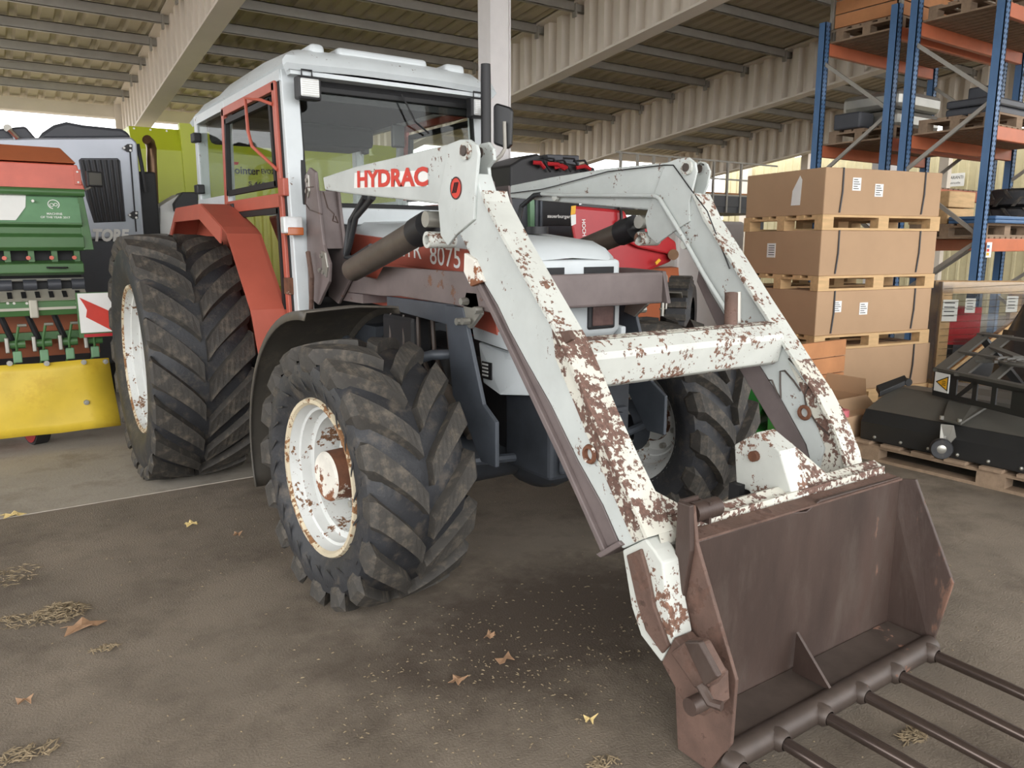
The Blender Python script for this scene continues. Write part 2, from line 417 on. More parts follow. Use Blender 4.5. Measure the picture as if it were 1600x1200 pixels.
def wheel(kind, c, out, steer, hw, R, rr, nl, A):
    """out = -1 when the outer side faces -X"""
    rb = R - .05; H = hw
    prof = [(-H * .80, rr - .005), (-H * .86, rr + .02), (-H * 1.0, rr + .35 * (rb - rr)), (-H * 1.03, rr + .55 * (rb - rr)), (-H * .99, rr + .78 * (rb - rr)), (-H * .93, rb - .035), (-H * .80, rb - .008),
            (-H * .4, rb + .002), (0, rb + .004)]
    prof = prof + [(-x, r) for x, r in prof[-2::-1]]
    ty = MB().lathe(prof, (0, 0, 0), (1, 0, 0), 64).build(kind + '_tyre', 'rubber', None, smooth=True)
    ty.parent = TR; ty.location = Vector(c) - TR.location; ty.rotation_euler = (0, 0, steer)
    ms = [lug_mesh('tread_lug', H, R, rb, A, s, .055 * R / .8 + .026, .040 * R / .8 + .014) for s in (-1, 1)]
    for s in (0, 1):
        for k in range(nl):
            o = D.objects.new('tread_lug', ms[s]); COL.objects.link(o); o.parent = ty
            o.rotation_euler = (-2 * math.pi * (k + .5 * s) / nl, 0, 0)
    # raised fins on the outer sidewall
    if kind == 'front':
        me = None
        for k in range(24):
            if me is None:
                b = MB(); r0, r1 = rr + .055, rb - .075; b.prism([V(0, -r0 * math.cos(a), r0 * math.sin(a)) if q else V(0, -r1 * math.cos(a), r1 * math.sin(a)) for a, q in ((0, 1), (.03, 1), (.25, 0), (.20, 0))], V(out * .003, 0, 0)); b.v = [v + V(out * H * 1.012, 0, 0) for v in b.v]
                o = b.build('sidewall_fin', 'rubber', None); me = o.data; o.parent = ty
            else: o = D.objects.new('sidewall_fin', me); COL.objects.link(o); o.parent = ty
            o.rotation_euler = (2 * math.pi * k / 24, 0, 0)
    return ty
def rim(kind, c, out, steer, hw, rr, dish, hub):
    x = lambda a: out * a                                  # a grows outwards
    f = hw * .84
    prof = [(x(f), rr + .012), (x(f + .012), rr + .004), (x(f + .006), rr - .015), (x(f - .035), rr - .03), (x(f - .04), rr - .042), (x(f - .085), rr - .05), (x(f - .09), rr - .078), (x(f - .15), rr - .086), (x(f - .18), rr - .09)]
    back = [(x(-f + .18), rr - .09), (x(-f + .10), rr - .075), (x(-f + .03), rr - .035), (x(-f), rr + .012)]
    r = MB().lathe(prof + back, (0, 0, 0), (1, 0, 0), 48).build(kind + '_rim', 'rim_white', None, smooth=True)
    r.parent = TR; r.location = Vector(c) - TR.location; r.rotation_euler = (0, 0, steer)
    def sub(b, nm, m, sm=True): o = b.build(nm, m, None, smooth=sm); o.parent = r; return o
    ed = [(x(f + .004), rr + .016), (x(f + .018), rr + .01), (x(f + .018), rr - .006), (x(f + .006), rr - .016)]
    sub(MB().lathe(ed, (0, 0, 0), (1, 0, 0), 48), 'rim_edge', 'rim_edge')
    d = dish
    sub(MB().lathe([(x(d - .05), rr - .088), (x(d), rr - .12), (x(d), rr * .62), (x(d + .03), rr * .55), (x(d + .03), rr * .3), (x(d + .03), .0)], (0, 0, 0), (1, 0, 0), 40), 'wheel_disc', 'rim_white')
    for k in range(8):
        t = 2 * math.pi * (k + .3) / 8; cc = V(0, math.cos(t), math.sin(t)) * (rr * .5 if hub[0] < rr * .45 else rr * .62)
        b = MB().cyl(cc + V(x(d), 0, 0), cc + V(x(d + .055), 0, 0), .017, 6); sub(b, 'wheel_nut', 'zinc', False)
    hr, ho = hub
    sub(MB().lathe([(x(d), hr * 1.12), (x(d + .04), hr * 1.12), (x(d + .045), hr), (x(ho), hr * .97)], (0, 0, 0), (1, 0, 0), 28), 'hub', 'hub_side')
    sub(MB().lathe([(x(ho), hr * .975), (x(ho + .012), hr * .9), (x(ho + .014), 0)], (0, 0, 0), (1, 0, 0), 28), 'hub_cap', 'hub_rust')
    return r
FR, RRD = .60, .84
FY, RY = .17, 2.70
ST = math.radians(4)
for s, st in ((-1, ST), (1, ST)):
    c = (s * .915, FY, FR - .005)
    wheel('front', c, s, st, .235, FR, .34, 16, .38); rim('front', c, s, st, .235, .34, -.01, (.115, .165))
    c = (s * 1.165, RY, RRD - .005)
    wheel('rear', c, s, 0, .305, RRD, .49, 20, .34); rim('rear', c, s, 0, .305, .49, -.02, (.16, .08))

# ---- axles, engine, chassis
b = MB(); b.lathe([(-.80, .07), (-.62, .10), (-.5, .11), (-.42, .13), (.42, .13), (.5, .11), (.62, .10), (.80, .07)], (0, FY + .02, .56), (1, 0, 0), 20)
ax = b.build('front_axle', 'cast_dark', TR, smooth=True)
MB().sphere((.12, FY - .02, .54), (.24, .22, .2), 16).build('differential', 'cast_dark', ax, smooth=True)
for s in (-1, 1):
    MB().lathe([(-.06, .15), (.06, .15), (.08, .12)], (s * .70, FY, .58), (s, 0, 0), 20).build('steering_knuckle', 'cast_dark', ax, smooth=True)
    MB().tube([V(s * .70, FY - .16, .62), V(s * .5, FY - .24, .62), V(s * .2, FY - .25, .60)], .022, 8).build('tie_rod', 'steel_blue', ax, smooth=True)
b = MB(); b.box(-.22, .22, -.15, 1.5, .62, 1.05); b.build('engine_block', 'engine_black', TR, bevel=.02)
b = MB(); b.box(-.26, .26, 1.4, 2.9, .55, 1.1); b.lathe([(-.9, .14), (-.4, .2), (.4, .2), (.9, .14)], (0, RY, RRD), (1, 0, 0), 20); b.build('transmission', 'cast_dark', TR, smooth=True)
b = MB(); b.box(-.24, .24, -.36, .0, .55, .98); b.box(-.2, .2, -.40, -.36, .58, .86); fr = b.build('front_frame', 'cast_dark', TR, bevel=.02)
MB().cyl((-.08, -.405, .74), (-.08, -.39, .74), .05, 16).build('towing_eye', 'engine_black', fr)
MB().box(-.02, .14, -.43, -.40, .58, .84).build('towing_bracket', 'cast_dark', fr, bevel=.008)
# steering cylinder + air hoses seen above the near front wheel
MB().cyl((-.44, .30, .94), (-.40, .02, .72), .042, 14).build('steering_cylinder', 'cylinder_brown', TR, smooth=True)
MB().tube([V(-.62, .42, .98), V(-.58, .34, 1.04), V(-.50, .24, 1.08), V(-.40, .20, 1.08)], .026, 10).build('coolant_hose', 'steel_blue', TR, smooth=True)
MB().tube([V(-.66, .95, 1.18), V(-.74, .74, 1.17), V(-.78, .58, 1.10), V(-.78, .50, .98)], .022, 10).build('fender_stay', 'steel_blue', TR, smooth=True)
for k in range(5):
    MB().tube([V(-.30, .3 + .16 * k, .9), V(-.36, .3 + .17 * k, 1.05), V(-.34, .36 + .16 * k, 1.22)], .012, 6).build('engine_pipe', 'steel_dark', TR, smooth=True)
MB().cyl((-.34, .2, .86), (-.34, .34, .80), .09, 16).build('fan_pulley', 'engine_black', TR, smooth=True)
MB().box(-.36, -.24, .7, 1.1, .9, 1.22).build('fuel_filter_block', 'engine_black', TR, bevel=.03)

# ---- bonnet
HW = .33
def cross(y, top, w, zlo):  # hood section rows, near to far
    return [V(-w, y, zlo), V(-w, y, top - .10), V(-w + .02, y, top - .04), V(-w + .07, y, top), V(0, y, top + .012), V(w - .07, y, top), V(w - .02, y, top - .04), V(w, y, top - .10), V(w, y, zlo)]
rows = [cross(1.50, 1.74, HW + .03, 1.56), cross(.9, 1.70, HW + .02, 1.545), cross(.3, 1.655, HW, 1.53), cross(-.05, 1.62, HW - .01, 1.52), cross(-.17, 1.585, HW - .03, 1.50), cross(-.205, 1.53, HW - .04, 1.46)]
b = MB(); b.grid(rows); hood = b.build('bonnet', 'tractor_white', TR, smooth='all')
b = MB(); b.box(-HW + .04, HW - .04, -.215, -.16, 1.36, 1.535); b.build('nose_panel', 'tractor_white', TR, bevel=.02)
b = MB(); b.cyl((.06, .16, 1.655), (.06, .16, 1.69), .06, 20); b.build('radiator_cap', 'black_plastic', TR, smooth=True)
for x0, x1 in ((-.22, -.06), (.06, .24)): MB().box(x0, x1, -.222, -.213, 1.47, 1.50).build('air_slot', 'engine_black', TR)
# lower nose: white surround with the two headlamps
b = MB(); P = []
for z, g in ((1.36, 0), (1.20, .0), (1.165, .02), (1.15, .05)):
    P.append([V(-HW + g, .1, z), V(-HW + g, -.14, z), V(-HW + .03 + g, -.20 + g, z), V(-HW + .08 + g, -.215 + g, z), V(HW - .08 - g, -.215 + g, z), V(HW - .03 - g, -.20 + g, z), V(HW - g, -.14, z), V(HW - g, .1, z)])
b.grid(P); b.build('nose_surround', 'tractor_white', TR, smooth=True)
for s in (-1, 1):
    hl = MB().box(s * .17 - .085, s * .17 + .085, -.228, -.20, 1.205, 1.335).build('headlamp', 'black_plastic', TR, bevel=.012)
    MB().box(s * .17 - .064, s * .17 + .064, -.236, -.225, 1.222, 1.318).build('headlamp_lens', 'headlamp_glass', hl, bevel=.008)
# red band with the lettering
def side_panel(X, pts, th): return MB().prism([V(X, y, z) for y, z in pts], V(th, 0, 0))
for s in (-1, 1):
    b = side_panel(s * (HW + .032), [(1.50, 1.67), (-.05, 1.565), (-.06, 1.455), (1.50, 1.52)], -s * .03); rp = b.build('red_band', 'tractor_red', TR, bevel=.004)
    b = side_panel(s * (HW + .026), [(1.50, 1.52), (-.06, 1.455), (-.11, 1.20), (.12, 1.225), (1.50, 1.27)], -s * .03); b.build('lower_band', 'tractor_red', TR)
u = V(0, -1, -.06).normalized()
text('model_lettering', 'STEYR', V(-HW - .0325, 1.0, 1.555), u, V(0, 0, 1), .092, 'print_white', TR, width=.42, bold=.01)
text('model_lettering', '8075', V(-HW - .0325, .49, 1.508), u, V(0, 0, 1), .095, 'print_white', TR, width=.30, bold=.005)
for k in range(4): MB().box(-HW - .03, -HW - .018, .52 - .12 * k - .05, .52 - .12 * k, 1.31 - .003 * k, 1.345 - .003 * k).build('air_slot', 'engine_black', TR)
# white strip and lower white side panels at the nose
for s in (-1, 1):
    X = s * (HW + .02)
    side_panel(X, [(.12, 1.235), (-.20, 1.205), (-.20, 1.135), (.10, 1.16)], -s * .03).build('white_strip', 'tractor_white', TR, bevel=.006)
    b = MB(); b.prism([V(X, .06, 1.15), V(X, -.17, 1.125), V(s * (HW - .06), -.34, 1.10), V(s * (HW - .06), -.30, .94), V(X, -.12, .925), V(X, .02, .96)], V(-s * .025, 0, 0))
    b.build('lower_side_panel', 'tractor_white', TR, bevel=.008)
pl = MB().box(-HW - .026, -HW - .02, -.06, .02, .985, 1.065).build('type_plate', 'print_black', TR)
for k in range(4): MB().box(-HW - .0275, -HW - .025, -.035, .015, .998 + .017 * k, 1.006 + .017 * k).build('plate_line', 'print_white', pl)

# ---- cab
YF, YB = 1.60, 3.62
CC, KC = -.04, .915                       # cab centre line and width factor
def sx(s, a): return CC + s * a * KC
def cbox(x0, x1, *r):
    a, b2 = sorted((CC + x0 * KC, CC + x1 * KC)); return MB().box(a, b2, *r)
R0 = []
for y, z, w in ((YF - .145, 2.57, .70), (YF - .165, 2.60, .72), (YF - .14, 2.645, .715), (YF - .06, 2.70, .69), (YF + .08, 2.725, .68), (2.2, 2.75, .68), (3.0, 2.745, .68), (3.45, 2.70, .68), (3.66, 2.63, .68), (3.70, 2.57, .72)):
    e = .02 if y < 1.5 else 0
    R0.append([V(sx(-1, w + .03), y + e, min(z - .05, 2.585)), V(sx(-1, w + .055), y, min(z - .02, 2.615)), V(sx(-1, w + .03), y, min(z, 2.66)), V(sx(-1, w - .06), y, z), V(sx(-1, w * .4), y, z + .012), V(sx(1, w * .4), y, z + .012), V(sx(1, w - .06), y, z), V(sx(1, w + .03), y, min(z, 2.66)), V(sx(1, w + .055), y, min(z - .02, 2.615)), V(sx(1, w + .03), y + e, min(z - .05, 2.585))])
roof = MB().grid(R0).build('cab_roof', 'tractor_white', TR, smooth=True)
cbox(-.72, .72, YF + .0, 3.66, 2.545, 2.572).build('headliner', 'headliner', TR)
cbox(-.72, .72, YF - .135, YF, 2.548, 2.572).build('roof_soffit', 'tractor_white', TR)
MB().prism([V(-.50, y, z) for y, z in ((1.72, 1.12), (1.95, 1.12), (2.66, 1.80), (2.2, 1.82), (1.95, 1.5))], V(.06, 0, 0)).build('red_backing_panel', 'tractor_red', TR, bevel=.02)  # added panel, stands in for the reddish tone in the lower door pane
cbox(-.64, .64, YF - .03, YF + .02, 2.44, 2.56).build('visor_band', 'headliner', TR)
cbox(-.66, .66, 3.10, 3.58, 2.38, 2.55).build('rear_roof_box', 'headliner', TR, bevel=.04)
for x0, x1 in ((-.56, -.46), (-.38, .28), (.42, .58)): cbox(x0, x1, YF - .07, YF + .5, 2.66, 2.748).build('roof_rib', 'tractor_white', roof, bevel=.03, seg=3)
def quadbar(p, q, wd, d, m, nm, par, up=(1, 0, 0), bevel=.006): return MB().bar(p, q, wd, d, up).build(nm, m, par, bevel=bevel)
def fr(b, X, poly, wd, th):
    for i in range(len(poly)):
        p, q = poly[i], poly[(i + 1) % len(poly)]; a = V(X, p[0], p[1]); e = V(X, q[0], q[1]); d = (e - a).normalized()
        b.bar(a - d * wd * .4, e + d * wd * .4, th, wd, d.cross(V(1, 0, 0)))
    return b
YM = 2.72
for s in (-1, 1):
    quadbar(V(sx(s, .70), YF - .12, 1.20), V(sx(s, .70), YF - .02, 2.58), .09, .10, 'tractor_white', 'front_pillar', TR)
    quadbar(V(sx(s, .735), YM + .09, 1.85), V(sx(s, .735), YM + .03, 2.58), .055, .06, 'tractor_white', 'middle_pillar', TR)
    quadbar(V(sx(s, .72), 3.60, 1.85), V(sx(s, .72), 3.57, 2.58), .08, .08, 'tractor_white', 'rear_pillar', TR)
    cbox(s * .74, s * .77, YM, 3.62, 1.86, 1.95).build('window_sill', 'tractor_white', TR)
    cbox(s * .72, s * .765, YF - .06, 3.60, 2.52, 2.58).build('roof_rail', 'tractor_white', TR)
    cbox(s * .748, s * .752, YM + .1, 3.56, 1.95, 2.52).build('quarter_window', 'cab_glass', TR)
    o = sx(s, .765)
    outer = [(YF + .02, 2.50), (YM, 2.50), (YM + .06, 1.84), (2.05, 1.14), (1.60, .98), (YF - .06, .98)]
    inner_u = [(YF + .09, 2.43), (YM - .07, 2.43), (YM - .02, 1.955), (YF + .05, 1.955)]
    inner_l = [(YF + .04, 1.80), (YM - .10, 1.80), (1.97, 1.20), (1.58, 1.06), (YF + .01, 1.06)]
    dr = fr(MB(), o, outer, .055, .03); dr.box(o - .015, o + .015, YF - .02, YM + .02, 1.82, 1.90)
    dr = dr.build('door', 'tractor_red', TR, bevel=.004)
    for q in (inner_u, inner_l):
        fr(MB(), o + s * .004, q, .035, .03).build('door_seal', 'seal_black', dr)
        MB().prism([V(o, y, z) for y, z in q], V(.004, 0, 0)).build('door_glass', 'cab_glass', dr)
    MB().box(o - .03, o + .03, YM - .16, YM - .02, 1.83, 1.88).build('door_handle', 'black_plastic', dr, bevel=.006)
    fr(MB(), o - s * .012, [(YF - .02, 2.545), (YM + .035, 2.545), (YM + .09, 1.83), (2.08, 1.11), (1.62, .945), (YF - .10, .945)], .022, .02).build('door_edge_seal', 'seal_black', dr)
    MB().tube([V(o + s * .015, YF + .03, 2.40), V(o + s * .06, YF + .10, 2.43), V(o + s * .10, YF + .27, 2.46), V(o + s * .10, YF + .25, 2.27), V(o + s * .09, YF + .22, 2.18), V(o + s * .015, YF + .0, 2.03)], .010, 8).build('mirror_bracket', 'tractor_red', TR, smooth=True)
    for z in (1.93, 1.36): MB().box(o - .02, o + .02, YF - .10, YF - .01, z - .05, z + .05).build('door_hinge', 'tractor_red' if z > 1.5 else 'hub_side', TR, bevel=.006)
    il = MB().box(o - .06, o + .05, YF - .20, YF - .13, 1.665, 1.76).build('indicator_lamp', 'lamp_lens', TR, bevel=.008)
    MB().box(o - .04, o + .052, YF - .205, YF - .128, 1.655, 1.70).build('amber_lens', 'amber', il, bevel=.006)
    wx = CC + s * .57
    wl = MB().box(wx - .07, wx + .07, YF - .19, YF - .12, 2.41, 2.535).build('work_lamp', 'black_plastic', TR, bevel=.012)
    MB().box(wx - .054, wx + .054, YF - .20, YF - .185, 2.423, 2.522).build('lamp_lens', 'lamp_lens', wl, bevel=.01)
    for k in range(8): MB().box(wx - .05, wx + .05, YF - .2025, YF - .199, 2.431 + .0115 * k, 2.434 + .0115 * k).build('lens_rib', 'zinc', wl)
    MB().tube([V(wx - .03, YF - .15, 2.535), V(wx - .03, YF - .15, 2.575), V(wx + .03, YF - .15, 2.575), V(wx + .03, YF - .15, 2.535)], .005, 6).build('lamp_bracket', 'black_plastic', wl)
    for z in (2.42, 2.03): MB().box(sx(s, .77) - .03, sx(s, .77) + .03, 3.50, 3.60, z - .035, z + .035).build('window_hinge', 'black_plastic', TR, bevel=.008)
    Xo, Xi = s * .96, sx(s, .79)
    arc = [(1.46, .90), (1.60, 1.22), (2.02, 1.665), (2.12, 1.71), (2.62, 1.87), (3.40, 1.87), (3.78, 1.62)]
    fe = MB().grid([[V(Xi, y, z) for y, z in arc], [V(Xo, y, z) for y, z in arc]]).build('rear_fender', 'tractor_red', TR, solid=.012)
    MB().grid([[V(Xo, y, z) for y, z in arc[3:]], [V(Xo + s * .015, y - .01, z - .10) for y, z in arc[3:]]]).build('fender_lip', 'tractor_red', fe, solid=.01)
    MB().prism([V(Xi, y, z) for y, z in arc] + [V(Xi, 3.4, 1.0), V(Xi, 1.9, .9)], V(-s * .02, 0, 0)).build('fender_inner_wall', 'tractor_red', fe)
wp = [V(sx(-1, .655), YF - .105, 1.83), V(sx(1, .655), YF - .105, 1.83), V(sx(1, .655), YF - .035, 2.50), V(sx(-1, .655), YF - .035, 2.50)]
MB().prism(wp, V(0, .004, 0)).build('windscreen', 'cab_glass', TR)
b = MB()
for i in range(4): b.bar(wp[i], wp[(i + 1) % 4], .035, .045, (0, 1, .1))
b.build('windscreen_seal', 'seal_black', TR, bevel=.006)
for s in (-1, 1):
    gp = [V(sx(s, .40), YF - .14, 1.28), V(sx(s, .645), YF - .14, 1.28), V(sx(s, .645), YF - .12, 1.72), V(sx(s, .40), YF - .12, 1.72)]
    MB().prism(gp, V(0, .004, 0)).build('lower_front_window', 'cab_glass', TR)
    b = MB()
    for i in range(4): b.bar(gp[i], gp[(i + 1) % 4], .03, .04, (0, 1, 0))
    b.build('window_seal', 'seal_black', TR)
cbox(-.66, .66, YF - .15, YF - .09, 1.72, 1.82).build('scuttle', 'tractor_white', TR, bevel=.008)
b = MB(); b.box(sx(-1, .70), sx(1, .70), 3.58, 3.62, 1.84, 1.92); b.box(sx(-1, .70), sx(1, .70), 3.56, 3.61, 2.48, 2.58); b.build('rear_frame', 'tractor_white', TR)
cbox(-.66, .66, 3.59, 3.595, 1.92, 2.48).build('rear_window', 'cab_glass', TR)
cbox(-.74, .74, YF, 3.56, 1.10, 1.16).build('cab_floor', 'engine_black', TR)
cbox(-.70, .70, YF - .02, YF + .02, 1.16, 1.72).build('firewall', 'engine_black', TR)
b = MB(); b.box(-.28, .20, 2.45, 2.90, 1.45, 1.57); b.box(-.28, .20, 2.86, 3.0, 1.55, 1.92); b.box(-.2, .14, 2.5, 2.85, 1.16, 1.45); b.build('driver_seat', 'seat_blue', TR, bevel=.04)
b = MB(); b.box(-.28, .20, YF + .06, YF + .28, 1.2, 1.70); b.build('dashboard', 'black_plastic', TR, bevel=.03)
b = MB(); ax_ = V(0, -.45, -.9).normalized(); cc = V(CC, YF + .42, 1.74)
b.tube([cc + (V(1, 0, 0) * math.cos(t) + ax_.cross(V(1, 0, 0)) * math.sin(t)) * .2 for t in [2 * math.pi * k / 24 for k in range(25)]], .014, 8, False)
b.tube([cc, cc + ax_ * .3], .02, 8); b.bar(cc - V(.19, 0, 0), cc + V(.19, 0, 0), .03, .012); b.build('steering_wheel', 'black_plastic', TR, smooth=True)
MB().tube([V(.02, YF - .08, 2.52), V(.10, YF - .10, 2.36), V(.20, YF - .09, 2.30)], .006, 6).build('wiper_arm', 'black_plastic', TR)
MB().box(.14, .23, YF + .3, YF + .34, 2.25, 2.40).build('rear_view_mirror', 'mirror_black', TR, bevel=.01)
# exhaust and right-hand mirror
MB().tube([V(.46, 1.24, 1.55), V(.46, 1.24, 2.60), V(.46, 1.24, 2.70)], [.032, .032, .030], 14).build('exhaust_pipe', 'black_plastic', TR, smooth=True)
MB().tube([ony(752, 258, 1.40), ony(773, 252, 1.25), ony(783, 243, 1.22), ony(789, 232, 1.22), ony(788, 190, 1.22)], .012, 8).build('mirror_arm', 'galvanised', TR, smooth=True)
b = MB(); u = V(.72, -.69, 0).normalized(); mc_ = ony(785, 195, 1.26); b.prism([mc_ + u * (a * .8) + V(0, 0, c * .68) for a, c in ((-.075, -.17), (.045, -.22), (.075, -.18), (.085, .13), (.06, .16), (-.05, .20), (-.075, .17))], V(.03, .03, 0)); b.build('wing_mirror', 'mirror_black', TR, bevel=.012)
# front mudguards: arched black sheet behind the front wheels
for s in (-1, 1):
    c0 = V(s * .915, FY, FR); sn, cs = math.sin(ST), math.cos(ST); X_ = V(cs, sn, 0); Y_ = V(-sn, cs, 0)
    def arcp(r, a, xo): return c0 + X_ * xo + (Y_ * -math.cos(a) + V(0, 0, 1) * math.sin(a)) * r
    rows = []
    for xo, dr in ((-.25, -.035), (-.24, 0), (.0, .012), (.20, 0), (.21, -.03)):
        rows.append([arcp(.725 + dr, math.radians(88 + 5.2 * k), xo) for k in range(22)])
    MB().grid(rows).build('front_mudguard', 'fender_black', TR, smooth=True, solid=.008)
# ================================================================ FRONT LOADER
LD = thing('front_loader', 'white chipped front loader with two cranked arms and a red-lettered sticker, mounted on the tractor', 'front loader', (0, .2, 0))
def PX(pts, X): return [onx(x, y, X) for x, y in pts]
def plate(name, pts, X, th, m, par=LD, bevel=.004): return MB().prism(PX(pts, X), V(th, 0, 0)).build(name, m, par, bevel=bevel)
XN, XF, TH = -.67, .57, .10
# near arm
rear_near = [(504, 277), (555, 260), (607, 248), (700, 225), (712, 222), (700, 330), (684, 319), (630, 312), (555, 304), (507, 297)]
near = plate('rear_arm', rear_near, XN + .012, TH - .024, 'loader_white', bevel=.008)
knee_near = [(700, 225), (718, 218), (733, 218), (744, 226), (747, 240), (743, 285), (740, 343), (712, 367), (699, 384), (688, 368), (684, 319)]
for dx in (0, TH - .014): plate('knee_plate', knee_near, XN + dx, .014, 'loader_white')
boom_near = [(742, 270), (757, 318), (787, 377), (822, 440), (850, 490), (875, 535), (900, 595), (922, 650), (955, 725), (990, 800), (1008, 842), (972, 858), (942, 790), (903, 720), (860, 632), (822, 565), (796, 517), (777, 477), (752, 435), (730, 390), (716, 362)]
bn = plate('front_arm', boom_near, XN + .012, TH - .024, 'loader_white', bevel=.006)
plate('pivot_ear', [(741, 290), (744, 232), (752, 224), (762, 222), (770, 232), (771, 250), (762, 262), (768, 320)], XN + .09, .016, 'loader_white')
# worn front strip of the near arm (its top flange)
def strip(name, ridge, X0, X1, m, lift=.012):
    b = MB(); rows = []
    P = [onx(x, y, (X0 + X1) / 2) for x, y in ridge]; Q = PX(ridge, X0)
    for i, p in enumerate(Q):
        a = Q[max(0, i - 1)]; c = Q[min(len(Q) - 1, i + 1)]; d = (c - a).normalized(); n = V(1, 0, 0).cross(d).normalized()
        if n.y > 0: n = -n
        rows.append([V(X0, p.y, p.z) + n * .0, V(X0, p.y, p.z) + n * lift, V(X1, p.y, p.z) + n * lift, V(X1, p.y, p.z)])
    b.grid(rows); return b.build(name, m, LD, solid=.004)
strip('arm_flange', [(752, 300), (757, 318), (787, 377), (822, 440), (850, 490), (868, 522)], XN - .004, XN + TH + .004, 'loader_mid')
strip('arm_flange', [(868, 522), (875, 535), (900, 595), (922, 650), (955, 725), (990, 800), (1008, 842)], XN - .004, XN + TH + .004, 'loader_chipped')
plate('worn_edge', [(862, 512), (872, 530), (900, 595), (922, 650), (955, 725), (990, 800), (1006, 842), (990, 848), (965, 790), (925, 700), (895, 625), (868, 560)], XN + .009, .004, 'loader_chipped', bevel=0)
plate('repair_patch', [(862, 520), (888, 516), (894, 530), (872, 542)], XN + .004, .02, 'rust_bright')
# gusset to the lower cross tube and the cranked tip
gp = [onx(991, 746, XN + TH), onx(1020, 800, XN + TH), onx(1012, 845, XN + TH)]
b = MB(); b.prism([gp[0], gp[0] + V(.0, .05, 0), V(XN + .26, -1.36, .74), V(XN + .26, -1.41, .70), gp[2]], V(0, .012, -.01)); b.build('gusset', 'loader_chipped', LD)
tip = [(972, 860), (1008, 842), (1022, 860), (1035, 880), (1040, 930), (1053, 996), (1033, 1035), (1001, 993), (986, 947)]
tp = plate('arm_tip', tip, XN + .008, TH - .02, 'loader_mid', bevel=.006)
plate('tip_hook', [(1053, 996), (1080, 1030), (1110, 1060), (1112, 1105), (1098, 1120), (1078, 1112), (1061, 1087), (1033, 1035)], XN + .006, TH - .02, 'rust_bright', tp, bevel=.006)
plate('tip_rib', [(978, 868), (1000, 858), (1012, 900), (1022, 950), (1044, 1010), (1034, 1022), (1008, 985), (994, 940)], XN - .004, .014, 'rust_bright', tp)
plate('latch_block', [(1045, 1020), (1072, 1001), (1092, 1005), (1120, 1058), (1106, 1075), (1085, 1078)], XN - .03, .05, 'rust_bright', tp, bevel=.01)
plate('latch_plate', [(1068, 1003), (1092, 1003), (1122, 1058), (1100, 1072)], XN - .045, .02, 'rust_plate', tp, bevel=.005)
q = onx(1096, 1096, XN); MB().cyl(q + V(-.05, 0, 0), q + V(.03, 0, 0), .026, 14).build('latch_pin', 'rust_plate', tp, smooth=True)
MB().tube([onx(1094, 1070, XN - .04), onx(1110, 1098, XN - .04), onx(1128, 1104, XN - .03)], .014, 8).build('latch_lever', 'rust_plate', tp, smooth=True)
# channel-shaped prop folded under each arm
chn = [(738, 437), (752, 435), (777, 477), (796, 517), (822, 565), (860, 632), (903, 720), (942, 790), (966, 846), (938, 862), (900, 776), (865, 700), (815, 592), (767, 492)]
ch = plate('support_channel', chn, XN + .03, .05, 'loader_brown', bevel=.005)
plate('channel_lip', [(738, 437), (746, 436), (772, 488), (872, 698), (905, 772), (945, 860), (938, 862), (900, 776), (865, 700), (767, 492)], XN + .012, .02, 'loader_brown', ch)
plate('channel_foot', [(930, 866), (966, 845), (972, 852), (938, 872)], XN, .09, 'loader_brown', ch)
plate('prop_hinge', [(725, 395), (740, 405), (754, 440), (735, 448), (724, 425)], XN - .004, .02, 'hub_rust')
# far arm (its inner side faces the camera)
rear_far = [(797, 290), (860, 277), (940, 264), (1039, 254), (1050, 252), (1030, 345), (1012, 328), (933, 321), (827, 312), (797, 309)]
plate('rear_arm', rear_far, XF + .012, TH - .024, 'loader_white', bevel=.008)
knee_far = [(1039, 255), (1058, 248), (1076, 246), (1086, 254), (1088, 268), (1084, 285), (1077, 315), (1077, 346), (1052, 362), (1026, 381), (1012, 368), (1007, 341), (1012, 328)]
for dx in (0, TH - .014): plate('knee_plate', knee_far, XF + dx, .014, 'loader_white')
boom_far = [(1079, 300), (1100, 345), (1140, 408), (1178, 470), (1205, 512), (1239, 566), (1272, 616), (1299, 669), (1315, 712), (1322, 745), (1274, 757), (1259, 695), (1220, 624), (1186, 571), (1143, 511), (1111, 460), (1091, 422), (1073, 386), (1048, 360)]
plate('front_arm', boom_far, XF + .012, TH - .024, 'loader_white', bevel=.006)
strip('arm_flange', [(1082, 305), (1100, 345), (1140, 408), (1178, 470), (1205, 512), (1239, 566)], XF - .004, XF + TH + .004, 'loader_mid')
strip('arm_flange', [(1239, 566), (1272, 616), (1299, 669), (1315, 712), (1322, 745)], XF - .004, XF + TH + .004, 'loader_chipped')
plate('worn_edge', [(1232, 566), (1272, 616), (1299, 669), (1315, 712), (1320, 744), (1276, 752), (1290, 700), (1266, 640)], XF + .009, .004, 'loader_chipped', bevel=0)
chf = [(1091, 422), (1111, 460), (1143, 511), (1186, 571), (1220, 624), (1259, 695), (1274, 752), (1262, 761), (1242, 723), (1197, 648), (1149, 567), (1115, 500), (1088, 440)]
plate('support_channel', chf, XF + .02, .05, 'loader_brown', bevel=.005)
plate('arm_tip', [(1276, 752), (1320, 744), (1340, 790), (1340, 850), (1318, 850), (1296, 800)], XF + .012, TH - .024, 'loader_mid')
